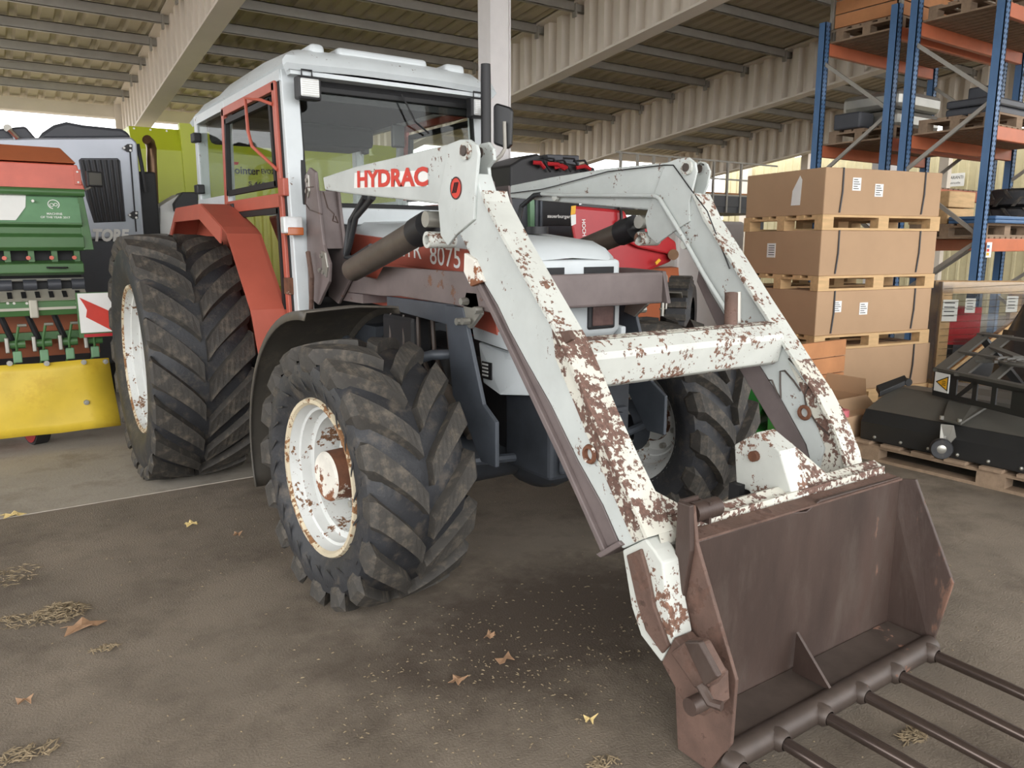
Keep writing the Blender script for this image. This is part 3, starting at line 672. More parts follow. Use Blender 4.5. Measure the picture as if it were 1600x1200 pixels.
# pins, bosses
for px, py, X in ((730, 236, XN), (756, 239, XN + .105), (1075, 262, XF), (1096, 264, XF + TH + .02)):
    c = onx(px, py, X); o = MB().cyl(c + V(-.014, 0, 0), c + V(.014, 0, 0), .034, 18).build('pivot_bush', 'loader_mid', LD, smooth=True)
    MB().cyl(c + V(-.02, 0, 0), c + V(.0, 0, 0), .020, 14).build('pivot_pin', 'steel_dark', o, smooth=True)
plate('pivot_ear', [(1084, 300), (1086, 262), (1094, 252), (1104, 256), (1109, 268), (1105, 290), (1096, 310)], XF + TH + .006, .014, 'loader_white')
for px, py, X in ((920, 710, XN), (1256, 645, XF)):
    c = onx(px, py, X); MB().lathe([(-.004, .034), (-.012, .030), (-.012, .020), (.05, .020), (.05, 0)], c + V(.008, 0, 0), (1, 0, 0), 20).build('arm_hole', 'hub_side', LD, smooth=True)
# cross tube between the arms, lower cross tube, hitch box
prof = [(-.83, 1.255), (-.865, 1.268), (-.90, 1.262), (-.945, 1.225), (-.95, 1.20), (-.925, 1.10), (-.90, 1.085), (-.85, 1.10)]
cr = MB().prism([V(XN + TH - .01, y, z) for y, z in prof], V(XF - XN - TH + .02, 0, 0)).build('cross_tube', 'loader_mid', LD, bevel=.008)
MB().prism([V(XN + TH, y, z) for y, z in ((-.868, 1.270), (-.90, 1.265), (-.902, 1.268), (-.868, 1.274))], V(XF - XN - TH, 0, 0)).build('chipped_ridge', 'loader_chipped', cr)
MB().cyl((.33, -.86, 1.25), (.36, -.83, 1.40), .028, 12).build('prop_stub', 'rust_bright', cr, smooth=True)
MB().cyl((.45, -.80, 1.25), (.45, -.79, 1.40), .014, 10).build('rod_end', 'zinc', cr, smooth=True)
lt = MB().lathe([(0, .055), (1.25, .055)], (-.62, -1.365, .695), (1, 0, 0), 8).build('lower_cross_tube', 'loader_chipped', LD, smooth=True)
MB().box(-.55, .60, -1.428, -1.415, .68, .745).build('tube_strip', 'loader_chipped', lt)
hb = [(-1.16, .86), (-1.26, .93), (-1.36, .88), (-1.44, .70), (-1.42, .60), (-1.30, .60), (-1.24, .70), (-1.18, .70)]
h = MB().prism([V(.02, y, z) for y, z in hb], V(.10, 0, 0)).build('hitch_bracket', 'loader_mid', LD, bevel=.006)
MB().prism([V(.02, y, z) for y, z in hb], V(.004, 0, 0))
b = MB(); b.hexa([V(.12, -1.28, .90), V(.18, -1.28, .88), V(.34, -1.42, .70), V(.12, -1.42, .70), V(.12, -1.26, .90), V(.18, -1.26, .88), V(.34, -1.40, .68), V(.12, -1.40, .68)]); b.build('bracket_flank', 'loader_chipped', h)
MB().cyl((-.0, -1.26, .84), (.02, -1.26, .84), .02, 12).build('bracket_bolt', 'hub_side', h)
MB().box(-.01, .06, -1.22, -1.17, .64, .72).build('bracket_slot', 'engine_black', h)
# side frames: upright post, long side plate, front leg
for s in (-1, 1):
    X0 = -.66 if s < 0 else .52; X1 = X0 + .14
    up = MB().prism([V(X0, y, z) for y, z in ((1.26, 2.00), (1.34, 2.03), (1.42, 1.99), (1.45, 1.30), (1.30, 1.26), (1.12, 1.40), (1.10, 1.50), (1.18, 1.60))], V(.018, 0, 0)).build('upright_plate', 'loader_brown', LD, bevel=.004)
    MB().prism([V(X1 - .018, y, z) for y, z in ((1.26, 1.98), (1.42, 1.98), (1.45, 1.30), (1.30, 1.26), (1.12, 1.40), (1.10, 1.50), (1.18, 1.60))], V(.018, 0, 0)).build('upright_plate', 'loader_brown', LD, bevel=.004)
    MB().hexa([V(X0 + .016, 1.27, 1.90), V(X1 - .016, 1.27, 1.90), V(X1 - .016, 1.20, 1.58), V(X0 + .016, 1.20, 1.58), V(X0 + .016, 1.285, 1.90), V(X1 - .016, 1.285, 1.90), V(X1 - .016, 1.215, 1.58), V(X0 + .016, 1.215, 1.58)]).build('upright_web', 'loader_brown', up)
    xo = X0 - .008
    MB().prism([V(xo, y, z) for y, z in ((1.34, 1.99), (1.37, 2.0), (1.39, 1.92), (1.37, 1.86), (1.34, 1.90))], V(.012, 0, 0)).build('lock_plate', 'zinc', up, bevel=.003)
    MB().prism([V(xo, y, z) for y, z in ((1.14, 1.56), (1.20, 1.57), (1.19, 1.45), (1.14, 1.42), (1.11, 1.48))], V(.012, 0, 0)).build('lock_plate', 'zinc', up, bevel=.003)
    for y, z in ((1.36, 1.96), (1.37, 1.90), (1.19, 1.54), (1.17, 1.45), (1.22, 1.46)): MB().cyl((xo - .01, y, z), (xo, y, z), .013, 6).build('bolt', 'zinc', up)
    MB().tube([V(xo - .03, 1.32, 1.56), V(xo - .04, 1.25, 1.42), V(xo - .02, 1.34, 1.22)], .014, 8).build('locking_lever', 'rust_bright', up, smooth=True)
    Xs = s * .50 - .012
    sp = MB().prism([V(Xs, y, z) for y, z in ((1.46, 1.45), (.82, 1.42), (.73, 1.49), (-.05, 1.485), (-.30, 1.475), (-.34, 1.32), (.0, 1.335), (.55, 1.345), (.75, 1.335), (1.46, 1.33))], V(.024, 0, 0)).build('side_plate', 'loader_brown', LD, bevel=.004)
    MB().prism([V(Xs - s * .01, y, z) for y, z in ((.72, 1.335), (.02, 1.335), (.02, 1.235), (.72, 1.27))], V(.02, 0, 0)).build('reinforcing_rail', 'steel_blue', sp, bevel=.004)
    MB().prism([V(Xs + s * .005, y, z) for y, z in ((.08, 1.33), (-.08, 1.33), (-.24, .92), (-.34, .86), (-.34, .66), (-.22, .66), (-.08, .83), (.02, .92))], V(.02, 0, 0)).build('front_leg', 'steel_blue', sp, bevel=.004)
    MB().prism([V(Xs - s * .02, y, z) for y, z in ((-.10, 1.40), (-.19, 1.40), (-.22, 1.31), (-.13, 1.24), (-.05, 1.26))], V(-s * -.02, 0, 0)).build('clamp_bracket', 'zinc', sp, bevel=.004)
    for y, z in ((-.13, 1.36), (-.09, 1.27), (-.14, 1.275), (-.24, 1.33)): MB().cyl((Xs + s * .01, y, z), (Xs + s * .045, y, z), .016, 8).build('bolt', 'zinc', sp)
    MB().box(min(Xs, s * .30), max(Xs, s * .30), 1.0, 1.4, 1.28, 1.33).build('frame_bracket', 'loader_brown', sp)
    # lift cylinder
    Xc = s * .62
    p0 = onx(551, 422, -.62) if s < 0 else V(.62, onx(551, 422, -.62).y, onx(551, 422, -.62).z)
    p2 = onx(687, 343, -.62) if s < 0 else onx(1013, 347, .62)
    d = (p2 - p0).normalized(); L = (p2 - p0).length
    cyl = MB().cyl(p0, p0 + d * (L * .80), .060, 22).build('lift_cylinder', 'cylinder_brown', LD, smooth=True)
    MB().cyl(p0 + d * (L * .78), p0 + d * (L * .90), .067, 22).build('cylinder_gland', 'black_plastic', cyl, smooth=True)
    MB().cyl(p0 + d * (L * .88), p2, .026, 16).build('piston_rod', 'chrome', cyl, smooth=True)
    MB().cyl(p2 + V(-.07, 0, 0), p2 + V(.07, 0, 0), .034, 16).build('rod_eye', 'zinc', cyl, smooth=True)
    pr2 = p2 + V(0, -.0, -.085)
    MB().lathe([(-.065, .035), (-.065, .020), (.065, .020), (.065, .035), (-.065, .035)], pr2, (1, 0, 0), 16).build('spare_eye', 'loader_mid', cyl, smooth=True)
# guard beam across the nose
MB().box(-.5, .44, -.355, -.325, 1.325, 1.475).build('guard_beam', 'loader_brown', LD, bevel=.012)
# hoses, pipe and wire
MB().tube([onx(583, 308, -.55), onx(556, 340, -.55), onx(546, 385, -.56), onx(541, 402, -.56), onx(552, 403, -.56), onx(580, 385, -.57)], .016, 10).build('hydraulic_hose', 'hose_black', LD, smooth=True)
MB().tube([onx(570, 308, -.53), onx(548, 345, -.53), onx(543, 372, -.54), onx(540, 398, -.55)], .016, 10).build('hydraulic_hose', 'hose_black', LD, smooth=True)
MB().tube([onx(845, 304, XF - .02), onx(835, 305, XF - .02), onx(815, 322, XF - .03), onx(809, 350, XF - .04), onx(810, 375, XF - .04)], .015, 10).build('hydraulic_hose', 'hose_black', LD, smooth=True)
pp = MB().tube([onx(846, 303, XF - .014), onx(870, 305, XF - .014), onx(1022, 306, XF - .014), onx(1030, 310, XF - .014), onx(1065, 367, XF - .014), onx(1100, 430, XF - .014), onx(1153, 515, XF - .014)], .011, 10).build('hydraulic_pipe', 'loader_white', LD, smooth=True)
for px, py in ((866, 308), (1068, 382)):
    c = onx(px, py, XF - .02); MB().cyl(c, c + V(.02, 0, 0), .022, 12).build('pipe_clamp', 'loader_mid', pp)
MB().tube([onx(798, 302, XF - .004), onx(845, 296, XF - .004), onx(870, 290, XF - .004), onx(950, 268, XF - .004), onx(1038, 258, XF - .004), onx(1052, 258, XF - .004), onx(1075, 290, XF - .004), onx(1105, 330, XF + .0), onx(1140, 420, XF + .004)], .003, 5).build('cable', 'black_plastic', LD)
MB().tube([onx(505, 300, XN), onx(512, 325, XN), onx(522, 335, XN + .02), onx(520, 345, XN), onx(528, 348, XN), onx(524, 338, XN)], .004, 5).build('wire', 'rust_plate', LD)
MB().tube([onx(490, 292, XN - .02), onx(479, 293, XN - .05), onx(477, 318, XN - .05), onx(484, 328, XN - .04), onx(503, 335, XN - .01)], .004, 5).build('wire', 'rust_plate', LD)
for pts in (((1201, 594), (1206, 594), (1213, 612), (1220, 622), (1219, 600), (1219, 580), (1226, 579), (1240, 595), (1251, 611)), ((1265, 598), (1257, 618), (1260, 636), (1275, 660), (1296, 680)), ((1232, 560), (1252, 580), (1266, 598))):
    MB().tube([onx(x, y, XF + .008) for x, y in pts], .004, 5).build('loose_wire', 'steel_dark', LD, smooth=True)
# stickers
st = MB().prism(PX([(554, 270), (667.5, 266), (668, 291), (553, 294)], XN + .0105), V(.002, 0, 0)).build('name_sticker', 'print_white', LD)
a, e = onx(556, 291.5, XN), onx(666, 289, XN); u = (e - a).normalized(); v_ = V(0, 0, 1)
text('sticker_lettering', 'HYDRAC', V(XN + .0095, a.y, a.z), V(0, u.y, u.z), V(0, -u.z, u.y) * -1 if u.y > 0 else V(0, u.z, -u.y), .072, 'print_red', st, width=(e - a).length, bold=.04)
c = onx(713, 294, XN); MB().lathe([(0, .044), (0, .0)], c + V(-.002, 0, 0), (1, 0, 0), 24).build('round_sticker', 'print_red', LD)
MB().lathe([(0, .044), (0, .039)], c + V(-.0035, 0, 0), (1, 0, 0), 24).build('sticker_ring', 'print_black', LD)
for k in range(3):
    q = c + V(-.0035, .012 - .012 * k, .0); MB().bar(q + V(0, .012, -.018), q + V(0, -.008, .022), .003, .005, (1, 0, 0)).build('sticker_mark', 'print_black', LD)

# ================================================================ MANURE FORK BUCKET
BK = thing('manure_fork', 'rusty brown manure fork bucket with long steel tines on the ground', 'bucket', (0, -1.55, 0))
side = [(-1.455, .83), (-1.50, .835), (-1.52, .72), (-1.69, .36), (-1.685, .15), (-1.61, .015), (-1.48, .015), (-1.46, .20), (-1.45, .41), (-1.445, .60)]
MB().prism([V(-.575, y, z) for y, z in side], V(.014, 0, 0)).build('side_plate', 'rust_bright', BK, bevel=.003)
sf = [(-1.45, .70), (-1.54, .715), (-1.70, .34), (-1.65, .07), (-1.48, .07)]
b = MB(); b.hexa([V(.60, -1.46, .07), V(.614, -1.46, .07), V(.64, -1.65, .07), V(.626, -1.65, .07), V(.60, -1.46, .70), V(.614, -1.46, .70), V(.64, -1.54, .715), V(.626, -1.54, .715)])
fs = [V(.598, -1.45, .70), V(.625, -1.54, .715), V(.66, -1.70, .34), V(.645, -1.65, .05), V(.612, -1.44, .05)]
MB().prism(fs, V(.014, .0, 0)).build('side_plate', 'rust_plate', BK, bevel=.003)
b = MB(); b.prism([V(-.565, -1.50, .715), V(-.10, -1.498, .715), V(.0, -1.498, .70), V(.08, -1.496, .725), V(.605, -1.49, .715), V(.62, -1.485, .05), V(-.565, -1.485, .05)], V(0, .014, 0)); b.build('back_plate', 'rust_plate', BK, bevel=.003)
b = MB(); b.hexa([V(-.565, -1.50, .715), V(.605, -1.50, .705), V(.605, -1.44, .712), V(-.565, -1.44, .722), V(-.565, -1.50, .722), V(.605, -1.50, .712), V(.605, -1.44, .72), V(-.565, -1.44, .73)]); b.build('top_lip', 'rust_bright', BK)
b = MB(); b.hexa([V(-.565, -1.49, .10), V(.61, -1.49, .10), V(.63, -1.66, .085), V(-.565, -1.66, .085), V(-.565, -1.49, .112), V(.61, -1.49, .112), V(.63, -1.66, .097), V(-.565, -1.66, .097)]); b.build('bottom_plate', 'steel_dark', BK)
MB().tube([V(-.565, -1.655, .075), V(.625, -1.655, .075)], .042, 14).build('tine_tube', 'steel_dark', BK, smooth=True)
MB().prism([V(-.02, -1.505, .26), V(-.02, -1.65, .11), V(-.02, -1.50, .11)], V(.012, 0, 0)).build('gusset', 'rust_plate', BK)
MB().prism([V(-.575, -1.455, .84), V(-.575, -1.505, .84), V(-.575, -1.515, .70), V(-.575, -1.47, .40), V(-.575, -1.45, .40)], V(-.02, 0, 0)).build('hook_post', 'rust_plate', BK, bevel=.004)
b = MB(); b.box(-.575, -.50, -1.455, -1.445, .76, .84); b.box(-.50, -.49, -1.50, -1.445, .76, .83); b.build('hook_pocket', 'rust_plate', BK)
MB().cyl((-.55, -1.475, .80), (-.44, -1.475, .80), .032, 14).build('hook_tube', 'rust_plate', BK, smooth=True)
for k, x in enumerate((-.555, -.345, -.118, .102, .32, .565)):
    e = -2.55
    t = MB().tube([V(x, -1.66, .078), V(x, -1.95, .074), V(x, -2.35, .060), V(x, e, .030)], [.021, .020, .016, .004], 12).build('tine', 'tine_steel', BK, smooth=True)
    MB().lathe([(-.0, .036), (-.035, .036), (-.05, .024)], (x, -1.665, .078), (0, 1, 0), 14).build('tine_socket', 'steel_dark', t, smooth=True)
# ================================================================ BACKGROUND LEFT
SD = thing('seed_drill', 'green seed drill with orange hopper behind the rear tractor wheel, left edge', 'seed drill', (-2.6, 4.4, 0))
XL, XR = -4.4, -1.45
P = []
for i in range(9):
    t = i / 8; row = []
    for j in range(15):
        x = XL + (XR - XL + .005 * i) * j / 14; row.append(V(x, 3.93 - .03 * t + .012 * math.sin(j * 1.3 + i * .8), .70 - .56 * t + .004 * math.sin(j * 2.)))
    P.append(row)
tp_ = MB().grid(P).build('splash_tarp', 'tarp_yellow', SD, smooth='all', solid=.006)
for px, py in ((15, 568), (73, 568), (131, 566), (165, 565), (135, 629)):
    c = ony(px, py, 3.90); MB().cyl(c, c + V(0, .02, 0), .02, 14).build('washer', 'zinc', tp_)
    MB().cyl(c + V(0, -.012, 0), c, .009, 6).build('bolt', 'zinc', tp_)
for x in (-1.99, -2.7, -3.4):
    w_ = MB().lathe([(-.05, .16), (-.05, .225), (.05, .225), (.05, .16)], (x, 4.24, .225), (.97, .24, 0), 28).build('press_wheel', 'black_plastic', SD, smooth=True)
    MB().lathe([(-.055, .0), (-.055, .205), (-.02, .16), (-.02, 0)], (x, 4.24, .225), (.97, .24, 0), 28).build('wheel_disc', 'machine_red', w_, smooth=True)
    MB().bar(V(x + .05, 4.27, .2), V(x + .45, 4.5, .26), .06, .08).build('wheel_arm', 'machine_red', w_)
# coulter bank
MB().box(XL, -1.46, 4.35, 4.40, .70, 1.05).build('rear_panel', 'drill_lid', SD)
for k in range(16):
    x = -1.53 - .178 * k; g = MB().tube([V(x + .03, 4.0, 1.0), V(x, 4.02, .86), V(x, 4.03, .80), V(x - .03, 4.08, .66)], .011, 6).build('coulter_arm', 'drill_green', SD, smooth=True)
    MB().cyl((x - .05, 4.05, .84), (x + .06, 4.05, .84), .032, 12).build('pivot', 'drill_green', g)
    MB().box(x - .075, x - .045, 4.0, 4.05, .78, .90).build('spring', 'zinc', g, bevel=.008)
    MB().tube([V(x - .08, 4.1, 1.06), V(x - .02, 4.12, .86), V(x, 4.16, .7)], .022, 8).build('seed_hose', 'black_plastic', g, smooth=True)
    MB().box(x - .03, x + .03, 4.02, 4.06, .70, .79).build('coulter_plate', 'drill_green_pale', g, bevel=.008)
    MB().cyl((x + .02, 4.0, .99), (x + .08, 4.0, .99), .012, 8).build('pin', 'zinc', g)
MB().box(XL, -1.46, 4.12, 4.18, .86, .92).build('coulter_rail', 'drill_green', SD)
bm_ = MB().prism([V(XL, 3.98, 1.06), V(XL, 3.96, 1.11), V(XL, 3.96, 1.17), V(XL, 4.10, 1.19), V(XL, 4.10, 1.06)], V(-1.575 - XL, 0, 0)).build('frame_beam', 'drill_green', SD, bevel=.006)
MB().box(XL, -1.575, 3.952, 3.962, 1.105, 1.125).build('beam_edge', 'drill_steel', bm_)
for px in (12, 22, 42, 120):
    c = ony(px, 474, 3.958); MB().cyl(c, c + V(0, .01, 0), .010, 8).build('bolt', 'zinc', bm_)
b = MB(); b.prism([V(XL, 3.98, 1.17), V(XL, 4.16, 1.245), V(XL, 4.16, 1.255), V(XL, 3.97, 1.182)], V(-1.55 - XL, 0, 0)); st_ = b.build('step_plate', 'drill_steel', SD)
for k in range(28):
    x = -1.61 - .092 * k; c = V(x, 4.055, 1.216); MB().obox(c, V(1, 0, 0), V(0, .93, .37).normalized(), V(0, -.37, .93).normalized(), .016, .055, .004).build('step_slot', 'engine_black', st_)
l_ = ony(53, 483, 3.93); MB().box(l_.x - .03, l_.x + .03, 3.93, 3.95, l_.z - .07, l_.z + .07).build('lever', 'drill_steel', SD, bevel=.02)
MB().box(XL, -1.56, 4.20, 4.25, 1.24, 1.38).build('roller_housing', 'engine_black', SD)
for k in range(13):
    x = -1.60 - .165 * k; MB().cyl((x - .04, 4.15, 1.29), (x + .05, 4.15, 1.29), .045, 12).build('seed_roller', 'machine_dark', SD, smooth=True)
MB().cyl((XL, 4.15, 1.33), (-1.55, 4.15, 1.33), .012, 8).build('roller_shaft', 'zinc', SD)
b = MB(); b.prism([V(XL, 4.10, 1.365), V(XL, 4.04, 1.385), V(XL, 4.04, 1.455), V(XL, 4.16, 1.48), V(XL, 4.2, 1.365)], V(-1.55 - XL, 0, 0)); hb_ = b.build('metering_box', 'drill_green', SD, bevel=.006)
a_ = ony(74, 418, 4.03); e_ = ony(105, 418, 4.03); MB().tube([a_, a_ + V(.01, -.03, 0), e_ + V(-.01, -.03, 0), e_], .008, 6).build('handle', 'black_plastic', hb_)
MB().box(XL, -1.55, 4.2, 4.24, 1.46, 1.58).build('metering_gap', 'engine_black', SD)
for k in range(13):
    x = -1.585 - .156 * k; MB().box(x - .02, x + .02, 4.10, 4.2, 1.47, 1.57).build('divider', 'drill_green', SD)
    MB().cyl((x - .022, 4.085, 1.50), (x - .022, 4.10, 1.50), .016, 10).build('metering_knob', 'drill_orange', SD)
# hopper
hp = [(4.08, 1.555), (4.05, 1.58), (4.05, 1.66), (4.10, 1.685), (4.10, 1.735), (4.06, 1.755), (4.06, 1.775)]
b = MB(); b.prism([V(XL, y, z) for y, z in hp] + [V(XL, 4.9, 1.775), V(XL, 4.9, 1.555)], V(-1.53 - XL, 0, 0)); b.build('hopper_base', 'drill_green', SD, bevel=.004)
fp = [V(XL, 4.055, 1.77), V(-1.535, 4.055, 1.77), V(-1.535, 4.16, 1.995), V(XL, 4.16, 1.995)]
pn = MB().prism(fp, V(0, .03, 0)).build('front_panel', 'drill_green_pale', SD)
n_ = (fp[1] - fp[0]).cross(fp[3] - fp[0]).normalized(); vv = (fp[2] - fp[1]).normalized()
pb = lambda X, t: V(X, 4.055 + .105 * t, 1.77 + .225 * t)
text('award_print', 'MACHINE', pb(-1.765, .26), V(1, 0, 0), vv, .017, 'print_white', pn, width=.105, bold=.02, lift=.004)
text('award_print', 'OF THE YEAR 2017', pb(-1.81, .14), V(1, 0, 0), vv, .017, 'print_white', pn, width=.20, bold=.02, lift=.004)
em = pb(-1.71, .62); ring = MB()
ring.tube([em + (V(1, 0, 0) * math.cos(t) + vv * math.sin(t)) * .038 + n_ * .004 for t in [-.9 + (2 * math.pi - .6) * k / 20 for k in range(20)]], .004, 4)
for dx, dz, r in ((-.014, -.006, .013), (.014, -.002, .012)): ring.tube([em + V(dx, 0, 0) + vv * dz + (V(1, 0, 0) * math.cos(t) + vv * math.sin(t)) * r + n_ * .004 for t in [2 * math.pi * k / 10 for k in range(11)]], .003, 4)
ring.build('award_emblem', 'print_white', pn)
for px, py in ((51, 314), (54, 344)):
    c = ony(px, py, 4.10); MB().cyl(c + V(0, -.012, 0), c + V(0, .02, 0), .011, 8).build('bolt', 'zinc', pn)
q = [pb(-2.4, .05), pb(-1.975, .05), pb(-1.90, .5), pb(-1.885, .98), pb(-2.4, .98)]
MB().prism([a + n_ * .004 for a in q], V(0, -.002, .001)).build('worn_decal', 'print_white', pn)
MB().cyl((XL, 4.12, 2.005), (-1.49, 4.12, 2.005), .03, 12).build('hopper_rail', 'drill_green', SD, smooth=True)
MB().prism([V(-1.54, 4.06, 1.56), V(-1.465, 4.06, 1.56), V(-1.50, 4.14, 2.0), V(-1.54, 4.14, 2.0)], V(0, .7, 0)).build('end_wing', 'drill_green', SD, bevel=.004)
ho = MB().hexa([V(XL, 4.18, 2.03), V(-1.475, 4.18, 2.03), V(-1.475, 5.0, 2.03), V(XL, 5.0, 2.03), V(XL, 4.19, 2.225), V(-1.515, 4.19, 2.225), V(-1.515, 4.95, 2.225), V(XL, 4.95, 2.225)]).build('hopper', 'drill_orange', SD, bevel=.008)
c = V(-1.52, 4.178, 2.13); MB().obox(c, V(1, 0, 0), V(0, .05, 1).normalized(), V(0, -1, .05).normalized(), .025, .06, .004).build('corner_patch', 'drill_orange', ho, bevel=.003)
for z in (2.09, 2.17): MB().cyl((-1.52, 4.168, z), (-1.52, 4.18, z), .008, 8).build('rivet', 'zinc', ho)
MB().hexa([V(XL, 4.17, 2.235), V(-1.52, 4.17, 2.235), V(-1.52, 5.0, 2.235), V(XL, 5.0, 2.235), V(XL, 4.40, 2.385), V(-1.60, 4.40, 2.37), V(-1.60, 4.9, 2.37), V(XL, 4.9, 2.385)]).build('hopper_lid', 'drill_lid', SD, bevel=.01)
c = ony(147, 280, 4.1); wl = MB().obox(c, V(.97, .25, 0), V(0, 0, 1), V(.25, -.97, 0), .06, .06, .02).build('work_light', 'black_plastic', SD, bevel=.008)
MB().obox(c + V(.006, -.022, 0), V(.97, .25, 0), V(0, 0, 1), V(.25, -.97, 0), .046, .046, .004).build('light_lens', 'sweeper_grey', wl)
MB().tube([V(-1.50, 4.14, 2.02), V(-1.45, 4.12, 2.045), c + V(-.01, .01, -.05)], .008, 6).build('light_bracket', 'zinc', wl)
# warning board
wb_ = [ony(125, 459, 3.90), ony(168, 457, 3.90), ony(170, 513, 3.90), ony(128, 516, 3.90)]
z0, z1, x0, x1 = .915, 1.225, -1.63, -1.35
bd = MB().box(x0, x1, 3.90, 3.91, z0, z1).build('warning_board', 'print_white', SD)
hh = z1 - z0; ww = x1 - x0
for poly in (((.04, .10), (.98, .58), (.98, 1), (.82, 1), (.16, .60), (.20, .42), (.14, .28)), ((.76, 0), (1, 0), (1, .16))):
    MB().prism([V(x0 + ww * a, 3.896, z1 - hh * c_) for a, c_ in poly], V(0, .004, 0)).build('red_stripe', 'print_red', bd)
MB().box(x0 + .02, x1, 3.895, 3.92, z0 - .035, z0 - .01).build('reflector', 'machine_red', bd)
MB().box(x0 - .012, x1, 3.912, 3.93, z0 - .04, z1 + .005).build('board_frame', 'drill_green', bd)

# ---- grey harvester-like machine behind the drill
GM = thing('forage_machine', 'silver grey machine with dark louvred side door behind the seed drill', 'machine', (-2.2, 6.4, 0))
b = MB(); b.prism([ony(x, y, 5.9) for x, y in ((-90, 216), (205, 214), (214, 222), (226, 372), (-90, 378))], V(0, 1.4, 0)); b.build('body', 'machine_grey', GM, bevel=.02)
b = MB(); b.prism([ony(x, y, 5.92) for x, y in ((-90, 378), (226, 372), (236, 560), (-90, 600))], V(0, 1.3, 0)); b.build('lower_body', 'machine_dark', GM, bevel=.02)
b = MB(); b.prism([ony(x, y, 5.95) for x, y in ((58, 218), (66, 207), (84, 195), (104, 190), (130, 195), (190, 201), (201, 207), (206, 217))], V(0, 1.2, 0)); b.build('top_hood', 'machine_dark', GM, bevel=.03)
b = MB(); b.prism([ony(x, y, 5.95) for x, y in ((-40, 219), (-30, 205), (8, 200), (40, 197), (58, 218))], V(0, .8, 0)); b.build('top_linkage', 'machine_dark', GM, bevel=.02)
MB().cyl(ony(12, 200, 5.9), ony(12, 200, 5.96), .035, 12).build('linkage_pin', 'zinc', GM)
MB().tube([ony(14, 203, 5.9), ony(28, 217, 5.9)], .025, 8).build('ram', 'chrome', GM, smooth=True)
vt = MB().prism([ony(x, y, 5.885) for x, y in ((123, 250), (127, 247), (184, 247), (188, 251), (197, 346), (147, 348), (135, 310))], V(0, .02, 0)).build('louvre_panel', 'machine_dark', GM, bevel=.006)
for k in range(7):
    t = (k + .5) / 7; MB().tube([ony(124 + 63 * t, 250, 5.88), ony(146 + 50 * t, 346, 5.88)], .018, 6).build('louvre_rib', 'black_plastic', vt, smooth=True)
MB().bar(ony(203, 232, 5.885), ony(213, 362, 5.885), .012, .012).build('door_gap', 'engine_black', GM)
for px, py in ((201, 231), (210, 336)):
    h_ = MB().prism([ony(px + a, py + d_, 5.87) for a, d_ in ((-10, 0), (-2, -6), (6, -6), (6, 6), (-2, 6))], V(0, .015, 0)).build('door_hinge', 'black_plastic', GM, bevel=.003)
    for a, d_ in ((-7, 0), (3, -3), (3, 4)):
        c = ony(px + a, py + d_, 5.866); MB().cyl(c, c + V(0, .006, 0), .012, 8).build('bolt', 'print_white', h_)
a_ = ony(146, 376, 5.88); e_ = ony(203, 374, 5.88)
text('side_lettering', 'TORE', a_, V(1, 0, 0), V(0, 0, 1), .11, 'print_white', GM, width=(e_ - a_).length, bold=.05, shear=.2)
b = MB(); b.box(-.80, -.60, 6.0, 6.8, .5, 2.35); b.build('rear_block', 'engine_black', GM, bevel=.02)
MB().tube([ony(215, 225, 5.95), ony(222, 262, 5.95), ony(228, 300, 5.95)], .02, 6).build('stay', 'black_plastic', GM)
for s in (-1.1, -2.9): MB().lathe([(-.18, .25), (-.18, .62), (.18, .62), (.18, .25)], (s, 6.6, .62), (1, 0, 0), 32).build('tyre', 'rubber', GM, smooth=True)
xp = thing('exhaust_stack', 'rusty curved exhaust stack in front of the lime green trailer', 'exhaust', (-.46, 7.0, 0))
MB().tube([V(-.46, 7, .0), V(-.47, 7, 1.9), V(-.45, 7, 2.55), V(-.44, 7, 2.70), V(-.46, 6.96, 2.76), V(-.50, 6.90, 2.78)], .055, 14).build('pipe', 'pipe_rust', xp, smooth=True)

# ---- lime green trailer behind the cab
LM = thing('lime_trailer', 'big lime green forage trailer seen behind and through the tractor cab', 'trailer', (1.6, 9.0, 0))
X0, X1 = -.42, 3.55
b = MB(); b.hexa([V(X0, 8.4, 2.2), V(X1, 8.4, 2.2), V(X1, 10.5, 2.2), V(X0, 10.5, 2.2), V(X0, 8.4, 2.84), V(X1, 8.4, 2.84), V(X1, 10.5, 2.84), V(X0, 10.5, 2.84)]); b.build('side_wall', 'lime', LM)
b = MB(); b.hexa([V(X0, 8.4, 2.84), V(X1, 8.4, 2.84), V(X1, 10.5, 2.84), V(X0, 10.5, 2.84), V(X0, 8.52, 3.13), V(X1, 8.52, 3.13), V(X1, 10.4, 3.13), V(X0, 10.4, 3.13)]); b.build('upper_wall', 'lime', LM)
b = MB(); b.prism([V(X0 + .62, 8.38, 2.15), V(X0 + .76, 8.36, 2.15), V(X0 + .80, 8.36, 3.2), V(X0 + .60, 8.38, 3.2)], V(0, .1, 0)); b.build('corner_post', 'lime', LM)
P = []
for k in range(28):
    for dt, dn in ((0, 0), (.05, 0), (.07, .04), (.12, .04)): P.append((X0 + .75 + (k + dt / .14) * .112, dn))
MB().grid([[V(x, 8.36 + d_, 1.0) for x, d_ in P], [V(x, 8.36 + d_, 2.2) for x, d_ in P]]).build('ribbed_wall', 'lime_pale', LM)
MB().box(X0, X1, 8.42, 10.4, .9, 2.2).build('lower_body', 'lime', LM)
MB().prism([V(.76, 8.39, 2.70), V(.92, 8.39, 2.70), V(1.12, 8.49, 3.10), V(.98, 8.49, 3.10)], V(0, .012, 0)).build('red_flash', 'print_red', LM)
text('model_print', 'pointer', V(.80, 8.385, 2.58), V(1, 0, 0), V(0, 0, 1), .10, 'print_black', LM, width=.42, bold=.02)
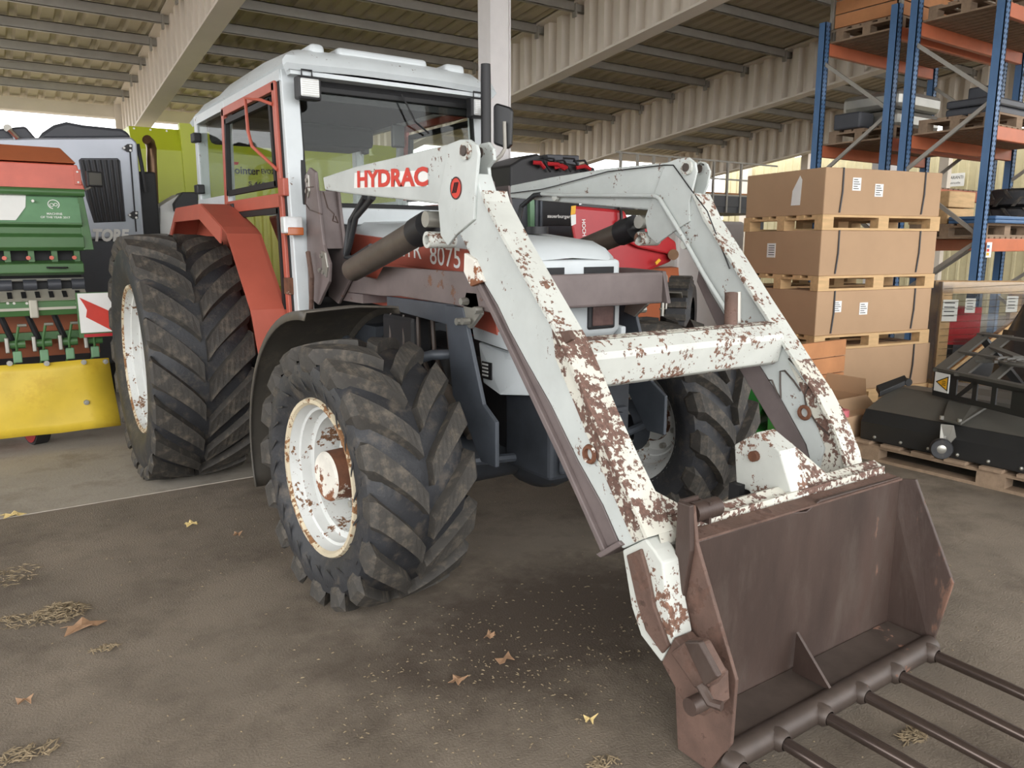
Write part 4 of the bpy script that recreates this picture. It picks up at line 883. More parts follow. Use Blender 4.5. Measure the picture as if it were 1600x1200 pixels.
text('model_print', 'EVO2', V(1.24, 8.385, 2.60), V(1, 0, 0), V(0, 0, 1), .06, 'print_black', LM, width=.18, bold=.02)
text('model_print', 'S 460', V(1.05, 8.385, 2.42), V(1, 0, 0), V(0, 0, 1), .06, 'print_black', LM, width=.24, bold=.02)
for k in range(4): MB().cyl((X0 + .06 + .2 * k, 8.50, 3.10), (X0 + .06 + .2 * k, 8.515, 3.10), .014, 8).build('rivet', 'print_white', LM)
for x in (.2, 2.6): MB().lathe([(-.25, .3), (-.25, .62), (.25, .62), (.25, .3)], (x, 9.4, .62), (1, 0, 0), 32).build('tyre', 'rubber', LM, smooth=True)
wc = thing('white_bonnet', 'white bonnet with dark cover peeping over the red fender', 'machine cover', (-.2, 6.9, 0))
b = MB(); b.prism([ony(x, y, 6.3) for x, y in ((250, 322), (283, 302), (300, 300), (320, 325), (320, 420), (250, 420))], V(0, .5, 0)); b.build('bonnet', 'print_white', wc, bevel=.01)
b = MB(); b.prism([ony(x, y, 6.2) for x, y in ((272, 318), (285, 300), (310, 300), (310, 330), (274, 330))], V(0, .3, 0)); b.build('dark_cover', 'black_plastic', wc, bevel=.01)
MB().box(-.2, .4, 6.3, 6.8, 0, 1.6).build('base', 'machine_dark', wc)
# ================================================================ MIDDLE BACKGROUND
MW = thing('mulcher', 'black mulching machine with red hoses on top, behind the far loader arm', 'machine', (3.0, 4.4, 0))
MY = 3.7
def PY(pts, Y): return [ony(x, y, Y) for x, y in pts]
b = MB(); b.prism(PY(((798, 258), (815, 247), (840, 240), (860, 250), (930, 262), (930, 300), (798, 310)), MY), V(0, .8, 0)); b.build('top_cover', 'black_plastic', MW, bevel=.02)
b = MB(); b.prism(PY(((855, 241), (905, 243), (906, 262), (858, 260)), MY + .3), V(0, .4, 0)); b.build('valve_box', 'machine_dark', MW, bevel=.01)
for k, (a, c) in enumerate((((833, 254), (850, 262)), ((855, 256), (882, 264)), ((866, 262), (885, 262)), ((900, 262), (922, 264)))):
    p, q = ony(*a, MY - .04), ony(*c, MY - .05); MB().tube([p, (p + q) / 2 + V(0, -.03, .02), q], .022, 8).build('red_hose', 'machine_red', MW, smooth=True)
for k in range(5):
    p, q = ony(832 + 16 * k, 252 - (k % 2) * 5, MY - .03), ony(860 + 16 * k, 268, MY - .04); MB().tube([p, (p + q) / 2 + V(0, -.03, .06), q], .012, 6).build('hose', 'hose_black', MW, smooth=True)
b = MB(); b.prism(PY(((800, 300), (905, 300), (905, 640), (800, 680)), MY + .05), V(0, .8, 0)); b.build('body', 'machine_dark', MW, bevel=.02)
b = MB(); b.prism(PY(((846, 312), (905, 312), (905, 352), (848, 352)), MY + .03), V(0, .03, 0)); b.build('window_panel', 'engine_black', MW)
for x in (838, 845): MB().tube(PY(((x, 305), (x, 372)), MY), .022, 8).build('post', 'steel_blue', MW, smooth=True)
b = MB(); b.prism(PY(((828, 312), (835, 312), (837, 365), (829, 365)), MY), V(0, .05, 0)); b.build('green_strip', 'drill_green_pale', MW)
a_ = ony(855, 340, MY + .02); e_ = ony(896, 343, MY + .02)
text('window_lettering', 'sauerburger', a_, V(1, 0, 0), V(0, 0, 1), .035, 'print_white', MW, width=.32, bold=.03)

RD = thing('red_press', 'red machine with white upright lettering standing behind the bonnet', 'machine', (3.2, 3.2, 0))
RYc = 2.75
b = MB(); b.prism(PY(((893, 320), (898, 321), (975, 328), (985, 350), (992, 375), (1046, 392), (1050, 408), (1010, 425), (960, 424), (905, 425), (893, 355)), RYc), V(.36, .45, 0)); b.build('housing', 'machine_red', RD, bevel=.03)
b = MB(); b.prism(PY(((945, 362), (1010, 345), (1056, 378), (1058, 400), (1000, 388)), RYc - .06), V(.14, .18, 0)); b.build('flank', 'machine_red', RD, bevel=.02)
b = MB(); b.prism(PY(((930, 424), (1060, 418), (1075, 610), (930, 620)), RYc + .25), V(.3, .4, 0)); b.build('base', 'drill_lid', RD)
MB().tube(PY(((966, 326), (970, 328), (971, 343), (966, 348)), RYc - .04), .016, 8).build('handle', 'black_plastic', RD, smooth=True)
b = MB(); b.prism(PY(((893, 322), (900, 321), (899, 334), (892, 336)), RYc - .006), V(0, .006, 0)); b.build('yellow_sticker', 'hazard_yellow', RD)
b = MB(); b.prism(PY(((892, 336), (900, 335), (900, 350), (893, 353)), RYc - .006), V(0, .006, 0)); b.build('white_sticker', 'print_white', RD)
b = MB(); b.prism(PY(((1024, 410), (1030, 404), (1033, 407), (1026, 414)), RYc - .075), V(0, .01, 0)); b.build('yellow_sticker', 'hazard_yellow', RD)
a_ = ony(909, 343, RYc - .004)
text('red_lettering', 'HOCH', a_, V(.08, 0, -1), V(1, 0, .08), .042, 'print_white', RD, width=.155, bold=.02)
MB().cyl(ony(1052, 398, RYc - .1), ony(1052, 398, RYc + .05), .055, 16).build('roller_end', 'pipe_rust', RD, smooth=True)
# implement wheel and bars between the bonnet and the far arm
IW = thing('implement_wheel', 'small dark knobbly implement wheel behind the guard beam', 'wheel', ony(1062, 495, 1.75))
c = IW.location.copy(); c.z = .0; IW.location = (c.x, 1.75, 0); zc = ony(1055, 500, 1.75).z
t_ = MB().lathe([(-.11, .20), (-.12, .30), (-.08, .36), (.08, .36), (.12, .30), (.11, .20)], (c.x, 1.75, zc), (.6, -.8, 0), 32).build('tyre', 'rubber', IW, smooth=True)
MB().lathe([(-.05, .20), (-.03, .0)], (c.x, 1.75, zc), (.6, -.8, 0), 24).build('rim', 'machine_dark', IW, smooth=True)
for k in range(22):
    t = 2 * math.pi * k / 22; ax_ = V(.6, -.8, 0); e1 = V(0, 0, 1); e2 = ax_.cross(e1); d = e1 * math.cos(t) + e2 * math.sin(t)
    MB().obox(V(c.x, 1.75, zc) + d * .365, ax_, d, ax_.cross(d), .09, .02, .025).build('tread_block', 'rubber_worn', t_)
MB().box(c.x - .1, c.x + .1, 1.70, 1.80, 0, zc - .3).build('stand', 'machine_dark', IW)
TL = thing('top_link', 'zinc-plated top link with handle standing beside the guard beam', 'top link', ony(1030, 520, .9))
q0, q1 = ony(1031, 483, .9), ony(1037, 436, .9); TL.location = (q0.x, .9, 0)
MB().cyl(q0 - V(0, 0, q0.z), q1, .014, 10).build('rod', 'zinc', TL, smooth=True)
MB().lathe([(-.015, .018), (-.015, .036), (.015, .036), (.015, .018)], q1, (.3, -1, 0), 16).build('eye', 'zinc', TL, smooth=True)
MB().tube([q0 + V(0, 0, .0), q0 + V(.06, 0, .0), q1 + V(.04, 0, -.06), q1 + V(.0, 0, -.07)], .008, 6).build('handle', 'zinc', TL, smooth=True)
# mezzanine rail with crates far behind
ML = thing('mezzanine', 'steel mezzanine with railing and crates behind the far loader arm', 'platform', (9.6, 7.4, 0))
c0, c1 = ony(1060, 330, 7.4), ony(1190, 330, 7.4); zd = c0.z
MB().box(c0.x - 1.6, c1.x + .4, 7.4, 9.4, zd, zd + .12).build('deck', 'machine_dark', ML)
MB().box(c0.x - 1.6, c1.x + .4, 7.38, 7.40, zd + .12, zd + .32).build('edge_plate', 'machine_dark', ML)
for k in range(9):
    x = c0.x - 1.5 + .4 * k; MB().box(x - .02, x + .02, 7.36, 7.40, zd, zd + .95).build('rail_post', 'galvanised', ML)
for z in (.32, .62, .95): MB().box(c0.x - 1.6, c1.x + .4, 7.37, 7.40, zd + z, zd + z + .03).build('rail', 'galvanised', ML)
for x in (c0.x - 1.4, c0.x + .4, c1.x + .2): MB().box(x, x + .15, 7.6, 7.75, 0, zd).build('leg', 'machine_dark', ML)
for i, (x0, x1, h, m) in enumerate(((c0.x - .1, c0.x + .75, .78, 'cardboard'), (c0.x + .85, c1.x - .02, .30, 'wood_orange'), (c0.x - 1.5, c0.x - .4, .6, 'wood_orange'))):
    k_ = thing('storage_crate', ('brown crate on the mezzanine left of the carton stack', 'orange crate on the mezzanine against the carton stack', 'wooden crate leaning behind the far arm of the loader')[i], 'crate', ((x0 + x1) / 2, 8.0, zd + .12), 'crates on the mezzanine')
    for q in range(3): MB().box(x0, x1, 7.7, 8.4, zd + .12 + h * q / 3, zd + .12 + h * (q + .92) / 3).build('plank', m, k_)
PW = thing('wrapped_load', 'grey film-wrapped load standing behind the far arm beside the cartons', 'pallet load', (5.6, 3.6, 0))
a_, e_ = ony(1105, 345, 3.6), ony(1165, 345, 3.6); PW.location = ((a_.x + e_.x) / 2, 3.6, 0)
MB().box(a_.x - .5, e_.x, 3.6, 4.3, .12, a_.z).build('wrapped_block', 'column_white', PW, bevel=.04)
MB().box(a_.x - .5, e_.x, 3.6, 4.3, 0, .12).build('skid', 'wood_grey', PW)

# ================================================================ RIGHT: PALLETS, CARTONS, RACK
def pallet(name, label, loc, rz, L=1.2, W=.8, m='wood_pale', group='timber pallets', z=0):
    p = thing(name, label, 'pallet', (loc[0], loc[1], z), group); p.rotation_euler = (0, 0, rz)
    def part(b, nm, mm=m): o = b.build(nm, mm, None); o.parent = p; return o
    n = 5
    for k in range(n):
        y = -W / 2 + (W - .14) * k / (n - 1); part(MB().box(-L / 2, L / 2, y, y + (.14 if k % 2 == 0 else .10), .122, .144), 'deck_board')
    for x in (-L / 2 + .07, 0, L / 2 - .07):
        part(MB().box(x - .07, x + .07, -W / 2, W / 2, .10, .122), 'stringer_board')
        for y in (-W / 2 + .05, 0, W / 2 - .05): part(MB().box(x - .07, x + .07, y - .05, y + .05, .022, .10), 'block')
    for y in (-W / 2 + .05, 0, W / 2 - .05): part(MB().box(-L / 2, L / 2, y - .05, y + .05, 0, .022), 'bottom_board')
    return p
ub = V(.983, -.184, 0).normalized(); vb = V(.184, .983, 0).normalized(); rb = math.atan2(ub.y, ub.x)
BL, BW, BH = 1.60, 1.10, .435
corner = V(4.37, 1.454, 0)
ords = ('bottom', 'third', 'second', 'top')
for k in range(4):
    dx = (.0, .0, .0, .0)[k]; z0 = k * (.144 + BH); cen = corner + ub * (BL / 2 + (.06 if k == 0 else 0)) + vb * (BW / 2)
    sl = .02 * (k - 1)
    pallet('timber_pallet', ('pale timber pallet on the floor under the lowest carton', 'pale timber pallet between the lowest and third carton', 'pale timber pallet between the second and third carton', 'pale timber pallet under the topmost carton')[k], cen, rb, BL, BW, z=z0, group='pallets in the carton stack')
    bx = thing('carton', ('lowest brown carton of the tall stack, behind the black sweeper', 'brown carton third from the top of the stack, two labels on the right face', 'brown carton second from the top of the stack, label on the left face', 'topmost brown carton of the stack with a torn white label')[k], 'carton', (cen.x, cen.y, z0 + .144), 'cartons in the tall stack')
    bx.rotation_euler = (0, 0, rb)
    def part(b, nm, m, **kw): o = b.build(nm, m, None, **kw); o.parent = bx; return o
    l, w_, h = BL / 2 - .01, BW / 2 - .01, BH
    part(MB().box(-l, l, -w_, w_, 0, h), 'box', 'cardboard', bevel=.008)
    for x in (-l + .22, l - .25):
        part(MB().tube([V(x, -w_ - .004, h + .002), V(x, -w_ - .008, h * .5), V(x - .02, -w_ - .006, .02)], .009, 6), 'strap', 'strap')
        part(MB().box(x - .006, x + .006, -w_, w_, h, h + .004), 'strap', 'strap')
    def lab(x, z, s, face='f'):
        if face == 'f':
            o = part(MB().box(x - s / 2, x + s / 2, -w_ - .004, -w_ - .001, z - s * .55, z + s * .55), 'label', 'print_white')
            for q in range(5):
                c_ = MB().box(x - s * .38, x + s * (.1 + .28 * ((q * 7) % 3) / 2), -w_ - .006, -w_ - .003, z + s * (.38 - .19 * q) - s * .03, z + s * (.38 - .19 * q) + s * .03).build('print_line', 'print_black', None); c_.parent = o
        else:
            o = part(MB().box(-l - .004, -l - .001, x - s / 2, x + s / 2, z - s * .6, z + s * .6), 'label', 'print_white')
            for q in range(5):
                c_ = MB().box(-l - .006, -l - .003, x - s * .38, x + s * .3, z + s * (.4 - .19 * q) - s * .03, z + s * (.4 - .19 * q) + s * .03).build('print_line', 'print_black', None); c_.parent = o
    if k == 3: lab(-l + .40, .29, .11); lab(-l + .70, .24, .11)
    if k == 2: lab(.12, .24, .12, 's')
    if k == 1: lab(-l + .27, .28, .10); lab(-l + .62, .25, .11)
    if k == 3:
        part(MB().prism([V(-l - .003, -.12, .10), V(-l - .003, -.24, .10), V(-l - .003, -.25, .34), V(-l - .003, -.22, .38), V(-l - .003, -.13, .24)], V(-.002, 0, 0)), 'torn_label', 'print_white')

# ---- racks
def rack(name, label, Xa, Xb, Y0, Y1, top, levels, nb=1):
    r = thing(name, label, 'rack', (Xa, (Y0 + Y1) / 2, 0), 'pallet racks')
    for i in range(nb + 1):
        x = Xa + (Xb - Xa) * i / nb
        for y in (Y0, Y1):
            p = MB(); p.box(x - .05, x + .05, y - .045, y - .035, 0, top); p.box(x - .05, x - .04, y - .045, y + .045, 0, top); p.box(x + .04, x + .05, y - .045, y + .045, 0, top)
            p = p.build('upright', 'rack_blue', r)
            for q in range(int(top / .10)): pass
            h_ = MB()
            for q in range(int(top / .05)): h_.box(x - .03, x - .02, y - .048, y - .044, q * .05, q * .05 + .022); h_.box(x + .02, x + .03, y - .048, y - .044, q * .05, q * .05 + .022)
            o = h_.build('punched_holes', 'engine_black', p); o['kind'] = 'stuff'
            MB().box(x - .07, x + .07, y - .07, y + .07, 0, .01).build('foot_plate', 'rack_blue', p)
        z = .25; k = 0
        while z < top - .7:
            a, b2 = (Y0, Y1) if k % 2 == 0 else (Y1, Y0); MB().bar(V(x - .0, a, z), V(x, b2, z + .68), .03, .04).build('brace', 'galvanised', r); z += .72; k += 1
    for z in levels:
        for y in (Y0, Y1):
            bm2 = MB().box(Xa + .05, Xb - .05, y - .03, y + .03, z - .07, z + .07).build('beam', 'rack_orange', r, bevel=.008)
        for k in range(int((Xb - Xa) / .13)):
            x = Xa + .1 + .13 * k; MB().box(x, x + .09, Y0, Y1, z + .07, z + .09).build('shelf_board', 'wood_grey', r)
    return r
RX = 6.6
def ry(px, py): return onx(px, py, RX).y
L1, L2, L3 = onx(1545, 383, RX).z, onx(1560, 205, RX).z, onx(1572, 12, RX).z
yA1, yA0, yB1, yB0 = ry(1282, 150), ry(1391, 150), ry(1421, 150), ry(1543, 250)
rack('pallet_rack', 'blue and orange pallet rack with galvanised braces behind the cartons', RX, RX + 2.6, yB0, yB1, 4.35, (L1, L2, L3), 1)
rack('pallet_rack', 'blue and orange pallet rack farther left, back to back with the nearer one', RX, RX + 2.6, yA0, yA1, onx(1287, 37, RX).z, (L2 * .77 + .1, L2 + .0, onx(1294, 75, RX).z), 1)
for k in range(2): 
    pass
def on_rack(px, lev, yc, i, lab): return pallet('rack_pallet', lab, (RX + px, yc), 0, 1.2, .8, 'wood_grey', 'pallets on the rack', z=lev + .09)
yBc, yAc = (yB0 + yB1) / 2, (yA0 + yA1) / 2
on_rack(.75, L1, yBc, 0, 'grey pallet on the lowest shelf of the nearer rack, beside the end upright')
on_rack(2.0, L1, yBc, 1, 'grey pallet on the lowest shelf of the nearer rack, farther in')
on_rack(.75, L2, yBc, 2, 'grey pallet on the middle shelf of the nearer rack, beside the end upright')
on_rack(.75, L3, yBc, 3, 'grey pallet on the top shelf of the nearer rack')
on_rack(.75, L2, yAc, 4, 'grey pallet on the middle shelf of the farther rack')
zA3 = onx(1294, 75, RX).z
on_rack(.75, zA3, yAc, 5, 'grey pallet on the top shelf of the farther rack under planks')
ck = thing('plank_crate', 'open crate of orange planks on the top of the farther rack', 'crate', (RX + .75, yAc, zA3 + .234), None)
for k in range(3):
    MB().box(RX + .12, RX + .15, yA0 + .05, yA1 - .05, zA3 + .24 + .16 * k, zA3 + .385 + .16 * k).build('plank', 'wood_orange', ck); MB().box(RX + .12, RX + 1.35, yA0 + .05, yA0 + .08, zA3 + .24 + .16 * k, zA3 + .385 + .16 * k).build('plank', 'wood_orange', ck)
for x, y in ((.13, yA0), (.13, yA1 - .04), (1.33, yA0)): MB().box(RX + x - .03, RX + x + .01, y + .01, y + .05, zA3 + .234, zA3 + .9).build('corner_post', 'galvanised', ck)
MB().box(RX + .16, RX + 1.34, yA0 + .1, yA1 - .06, zA3 + .234, zA3 + .26).build('crate_floor', 'wood_grey', ck)
# goods on the shelves
def goods(name, label, cat, x, y, z, sz, m, bev=.02, n=1):
    g = thing(name, label, cat, (x, y, z), 'goods on the rack')
    for k in range(n): MB().box(x - sz[0] / 2, x + sz[0] / 2, y - sz[1] / 2, y + sz[1] / 2, z + sz[2] * k / n, z + sz[2] * (k + .94) / n).build('layer', m, g, bevel=bev)
    return g
zp = .09 + .144
goods('steel_parts', 'dark steel parts on the middle shelf of the nearer rack', 'machine part', RX + .7, yBc - .1, L2 + zp, (.95, .5, .18), 'machine_dark', n=2)
goods('steel_bracket', 'dark upright steel bracket on the middle shelf of the nearer rack', 'machine part', RX + .75, yBc + .0, L2 + zp + .18, (.14, .3, .2), 'machine_dark')
goods('wrapped_parcel', 'silvery film-wrapped parcel on the middle shelf of the farther rack', 'parcel', RX + .92, yAc + .05, L2 + zp, (1.0, .75, .46), 'zinc', .06, 2)
goods('dark_block', 'dark box at the front of the middle shelf of the farther rack', 'box', RX + .22, yAc + .12, L2 + zp, (.3, .35, .2), 'machine_dark')
goods('wood_box', 'pale wooden box on the lowest shelf of the nearer rack', 'box', RX + .55, yBc + .25, L1 + zp, (.6, .45, .38), 'wood_pale', .01, 2)
goods('blue_panel', 'bluish steel panel lying on the lowest shelf of the nearer rack', 'panel', RX + .8, yBc - .26, L1 + zp, (1.2, .5, .08), 'rack_blue', .01, 2)
for k in range(2):
    g = thing('spare_tyre', ('black tractor tyre lying lowest on the nearer rack', 'black tractor tyre lying on top of another tyre on the nearer rack')[k], 'tyre', (RX + 1.9, yBc - .05, L1 + zp + .22 * k), 'spare tyres on the rack')
    t_ = MB().lathe([(.02, .22), (.0, .34), (.03, .42), (.19, .42), (.22, .34), (.20, .22), (.02, .22)], g.location, (0, 0, 1), 32).build('tyre_body', 'rubber', g, smooth=True)
    for q in range(24):
        t = 2 * math.pi * q / 24; d = V(math.cos(t), math.sin(t), 0); e1 = V(-math.sin(t), math.cos(t), 0); zz = .06 if q % 2 else .15
        MB().obox(Vector(g.location) + d * .425 + V(0, 0, zz), e1, (V(0, 0, 1) + e1 * (.8 if q % 2 else -.8)).normalized(), d, .02, .07, .014).build('tread_lug', 'rubber_worn', t_)
sg = thing('wall_sign', 'small cream sign on the cladding behind the rack', 'sign', (16.9, 5.6, 2.9))
q = onx(1493, 281, 16.88)
sg.location = (16.9, q.y, q.z); sp_ = MB().box(16.87, 16.89, q.y - .2, q.y + .2, q.z - .15, q.z + .15).build('panel', 'print_white', sg)
text('sign_print', 'GARANTI', V(16.868, q.y + .17, q.z + .02), V(0, -1, 0), V(0, 0, 1), .07, 'print_black', sp_, width=.34)
text('sign_print', 'annuelle', V(16.868, q.y + .12, q.z - .09), V(0, -1, 0), V(0, 0, 1), .045, 'print_black', sp_, width=.24)
tg = thing('rack_tag', 'coloured inspection tag on the rack beam beside the near upright', 'tag', (RX, yB0 - .05, L1))
q = onx(1546, 385, RX - .06)
tp2 = MB().box(RX + .06, RX + .17, yB0 - .06, yB0 - .055, L1 - .13, L1 + .03).build('card', 'print_white', tg)
for k, m in enumerate(('rack_blue', 'print_red', 'hazard_yellow')): MB().box(RX + .065, RX + .115, yB0 - .063, yB0 - .059, L1 - .03 - .04 * k, L1 - .0 - .04 * k).build('tag_band', m, tp2)

# ---- wrapped crate
WC = thing('wrapped_crate', 'timber crate wrapped in clear stretch film right of the carton stack', 'crate', (6.6, .7, 0))
A = V(5.15, .62, 0); uu = V(.75, -.66, 0).normalized(); vv2 = V(.66, .75, 0).normalized()
A = V(6.02, 1.10, 0)
WL, WW = 1.7, .36
def wbox(nm, a0, a1, b0, b1, z0, z1, m, par=WC):
    P = [A + uu * a + vv2 * b_ + V(0, 0, z) for z in (z0, z1) for a, b_ in ((a0, b0), (a1, b0), (a1, b1), (a0, b1))]
    return MB().hexa(P).build(nm, m, par)
for a in (0, .82, 1.6): wbox('post', a, a + .10, 0, .08, .14, 1.18, 'wood_pale'); wbox('post', a, a + .10, WW - .08, WW, .14, 1.18, 'wood_pale')
wbox('top_board', 0, WL, 0, .12, 1.10, 1.22, 'wood_pale'); wbox('top_board', 0, WL, .2, WW, 1.16, 1.22, 'wood_pale')
wbox('base_board', -.05, WL, 0, WW, .0, .14, 'wood_pale')
MB().bar(A + uu * .1 + V(0, 0, .25) - vv2 * .0, A + uu * .82 + V(0, 0, .9), .03, .10, vv2).build('diagonal', 'wood_pale', WC)
wbox('red_part', .12, .45, .1, .3, .55, .95, 'machine_red'); wbox('dark_part', .2, 1.5, .1, .32, .2, .62, 'machine_dark')
for a, z, s_ in ((-.0, .93, .15), (.22, .98, .10), (.62, 1.0, .11)):
    o = wbox('paper_label', a + .01, a + .01 + s_, -.012, -.008, z - s_ * .8, z + s_ * .7, 'print_white')
    for q in range(4): wbox('print_line', a + .025, a + s_ * .85, -.015, -.011, z + s_ * (.45 - .3 * q), z + s_ * (.52 - .3 * q), 'print_black', o)
film = MB()
rows = []
for i in range(9):
    z = .1 + 1.12 * i / 8; row = []
    for a, b_ in ((-.02, -.02), (.4, -.024), (.8, -.016), (1.2, -.026), (WL + .02, -.02), (WL + .02, WW + .02), (-.02, WW + .02), (-.02, -.02)):
        row.append(A + uu * a + vv2 * (b_ - .008 * ((i * 5) % 3)) + V(0, 0, z))
    rows.append(row)
film.grid(rows).build('stretch_film', 'film', WC, smooth='all')
for k in range(11):
    z = .45 + .07 * k; MB().tube([A + uu * 0 - vv2 * .035 + V(0, 0, z), A + uu * .8 - vv2 * .04 + V(0, 0, z + .05), A + uu * WL - vv2 * .035 + V(0, 0, z + .11)], .004, 5).build('film_crease', 'film', WC)

# ---- sweepers on a pallet
SP = thing('long_pallet', 'weathered long pallet carrying the black sweeper on the floor, right edge', 'pallet', (3.55, -.7, 0))
for y in (.12, -.75, -1.6):
    for x in (3.15, 3.62, 4.08): MB().box(x, x + .12, y - .09, y + .09, .022, .10).build('block', 'wood_grey', SP)
for x in (3.15, 3.62, 4.08): MB().box(x, x + .12, -1.75, .24, 0, .022).build('bottom_board', 'wood_grey', SP); MB().box(x, x + .12, -1.75, .24, .10, .122).build('stringer_board', 'wood_grey', SP)
for k in range(9): MB().box(3.13, 4.22, .10 - .23 * k, .24 - .23 * k, .122, .144).build('deck_board', 'wood_grey', SP)
def sweeper(name, label, X0, Y1, Y0, z0, dx):
    t = thing(name, label, 'sweeper', (X0 + .4, (Y0 + Y1) / 2, z0), 'black sweepers')
    prof = [(X0, z0), (X0 - .01, z0 + .14), (X0 + .05, z0 + .23), (X0 + .42, z0 + .36), (X0 + .72, z0 + .34), (X0 + .80, z0 + .2), (X0 + .80, z0)]
    MB().prism([V(x, Y0, z) for x, z in prof[:3]] + [V(X0 + .80, Y0, z0 + .2), V(X0 + .8, Y0, z0)], V(0, Y1 - Y0, 0)).build('front_shield', 'sweeper_black', t, bevel=.01)
    MB().prism([V(X0 + .045, Y0, z0 + .225)] + [V(x, Y0, z) for x, z in prof[3:5]] + [V(X0 + .80, Y0, z0 + .2)], V(0, Y1 - Y0, 0)).build('hood', 'sweeper_grey', t, bevel=.012)
    for k in range(8):
        y = Y1 - .12 - .2 * k
        if y > Y0: MB().sphere((X0 - .006, y, z0 + .035), .013, 8).build('bolt', 'zinc', t)
    return t
sw = sweeper('sweeper', 'black and grey sweeper hood with castor wheel on the long pallet', 3.17, .20, -1.72, .144, 0)
# castor and its bracket
cy = -.40
br = MB().prism([V(3.20, cy + .02, .385), V(3.42, cy + .10, .47), V(3.46, cy + .06, .49), V(3.40, cy - .08, .485), V(3.46, cy - .14, .50), V(3.42, cy - .18, .49), V(3.17, cy - .12, .385)], V(0, 0, .018)).build('castor_bracket', 'sweeper_grey', sw, bevel=.004)
MB().prism([V(3.10, cy - .02, .385), V(3.13, cy - .09, .385), V(3.16, cy - .10, .30), V(3.13, cy - .06, .22), V(3.09, cy - .03, .23)], V(.012, .0, 0)).build('castor_fork', 'zinc', br, bevel=.003)
wh = MB().lathe([(-.022, .03), (-.024, .065), (-.012, .072), (.012, .072), (.024, .065), (.022, .03)], (3.06, cy - .06, .225), (-.8, -.55, 0), 24).build('castor_wheel', 'rubber', br, smooth=True)
MB().lathe([(.02, .032), (.026, .02), (.026, 0)], (3.06, cy - .06, .225), (-.8, -.55, 0), 20).build('castor_hub', 'zinc', wh, smooth=True)
for y in (cy + .02, cy - .10): MB().cyl((3.19, y, .40), (3.19, y, .425), .014, 8).build('bolt', 'zinc', br)
MB().tube([V(3.17, -1.02, .33), V(3.12, -1.02, .36), V(3.14, -1.02, .43), V(3.20, -1.04, .45), V(3.20, -1.24, .45)], .014, 8).build('handle', 'sweeper_black', sw, smooth=True)
MB().prism([V(3.40, .20, .44), V(3.66, .13, .52), V(3.70, .18, .55), V(3.44, .26, .48)], V(0, 0, .04)).build('hinge_arm', 'sweeper_black', sw, bevel=.006)
MB().cyl((3.66, .12, .54), (3.70, .20, .54), .03, 10).build('hinge_boss', 'sweeper_black', sw)
s2 = sweeper('sweeper', 'second black sweeper behind the one with the castor', 4.35, .45, -1.5, .02, 0)
# guard frame with spiral fan grille above the sweeper
GF = thing('guard_frame', 'black cut-out steel guard frame with spiral grille and warning triangle', 'guard', (3.9, -.9, .52))
GT = onz(1460, 578, .69); G0 = V(GT.x, GT.y, 0); gu = onz(1600, 607, .69) - GT; gu.normalize()
gw = onx(1535, 520, 4.30) - GT; gk = gw.length / .88; gw.normalize(); gv = V(-gu.y, gu.x, 0)
if gv.x < 0: gv = -gv
def gp_(a, b_, z=None): return GT + gu * a + gw * (b_ * gk) if z is None else G0 + gu * a + gv * b_ + V(0, 0, z)
def gbar(nm, p, q, w_, m='sweeper_grey', th=.02): return MB().bar(p, q, w_, th).build(nm, m, GF)
gbar('edge_bar', gp_(0, .03), gp_(1.2, .03), .06); gbar('edge_bar', gp_(0, .85), gp_(1.2, .85), .08); gbar('edge_bar', gp_(.04, 0), gp_(.04, .88), .08); gbar('edge_bar', gp_(.24, 0), gp_(.24, .88), .08)
gbar('cross_bar', gp_(.04, .42), gp_(.45, .42), .08); gbar('cross_bar', gp_(.24, .30), gp_(.50, .42), .07); gbar('cross_bar', gp_(.24, .60), gp_(.50, .50), .07); gbar('cross_bar', gp_(.5, .40), gp_(.5, .02), .06); gbar('cross_bar', gp_(.75, .30), gp_(.95, .0), .08)
for k in range(4):
    r = .08 + .055 * k; cc = gp_(.68, .46)
    MB().tube([cc + (gu * math.cos(t) + gv * math.sin(t)) * r for t in [.2 + 2 * math.pi * .88 * q / 28 for q in range(29)]], .013, 6).build('grille_ring', 'sweeper_grey', GF, smooth=True)
for t in (.1, 2.2, 4.3): MB().bar(cc, cc + (gu * math.cos(t) + gv * math.sin(t)) * .28, .025, .018).build('grille_spoke', 'sweeper_grey', GF)
zb_ = .50
def face(nm, pts, m, off=0.): return MB().prism([G0 + gu * a - gv * off + V(0, 0, z) for a, z in pts], gv * .012).build(nm, m, GF, bevel=.002)
face('front_rail', ((0, .655), (1.2, .655), (1.2, .70), (0, .70)), 'sweeper_black'); face('front_rail', ((0, zb_), (1.2, zb_), (1.2, zb_ + .04), (0, zb_ + .04)), 'sweeper_black')
for a0, a1 in ((0, .22), (.36, .40), (.52, .56), (.68, .9)): face('front_panel', ((a0, zb_ + .03), (a1, zb_ + .03), (a1, .67), (a0, .67)), 'sweeper_black')
face('front_brace', ((.22, zb_ + .04), (.26, zb_ + .04), (.40, .66), (.35, .66)), 'sweeper_black')
ws = face('warning_sticker', ((.015, .54), (.155, .54), (.155, .68), (.015, .68)), 'print_white', .004)
tr_ = MB().prism([G0 + gu * a - gv * .007 + V(0, 0, z) for a, z in ((.03, .61), (.145, .555), (.145, .665))], gv * .003).build('warning_triangle', 'print_black', ws)
MB().prism([G0 + gu * a - gv * .009 + V(0, 0, z) for a, z in ((.048, .61), (.138, .567), (.138, .653))], gv * .003).build('triangle_fill', 'hazard_yellow', ws)
for k in range(3): MB().tube([G0 + gu * .095 - gv * .011 + V(0, 0, .595 + .013 * k), G0 + gu * .112 - gv * .011 + V(0, 0, .599 + .013 * k), G0 + gu * .13 - gv * .011 + V(0, 0, .595 + .013 * k)], .002, 4).build('triangle_mark', 'print_black', ws)
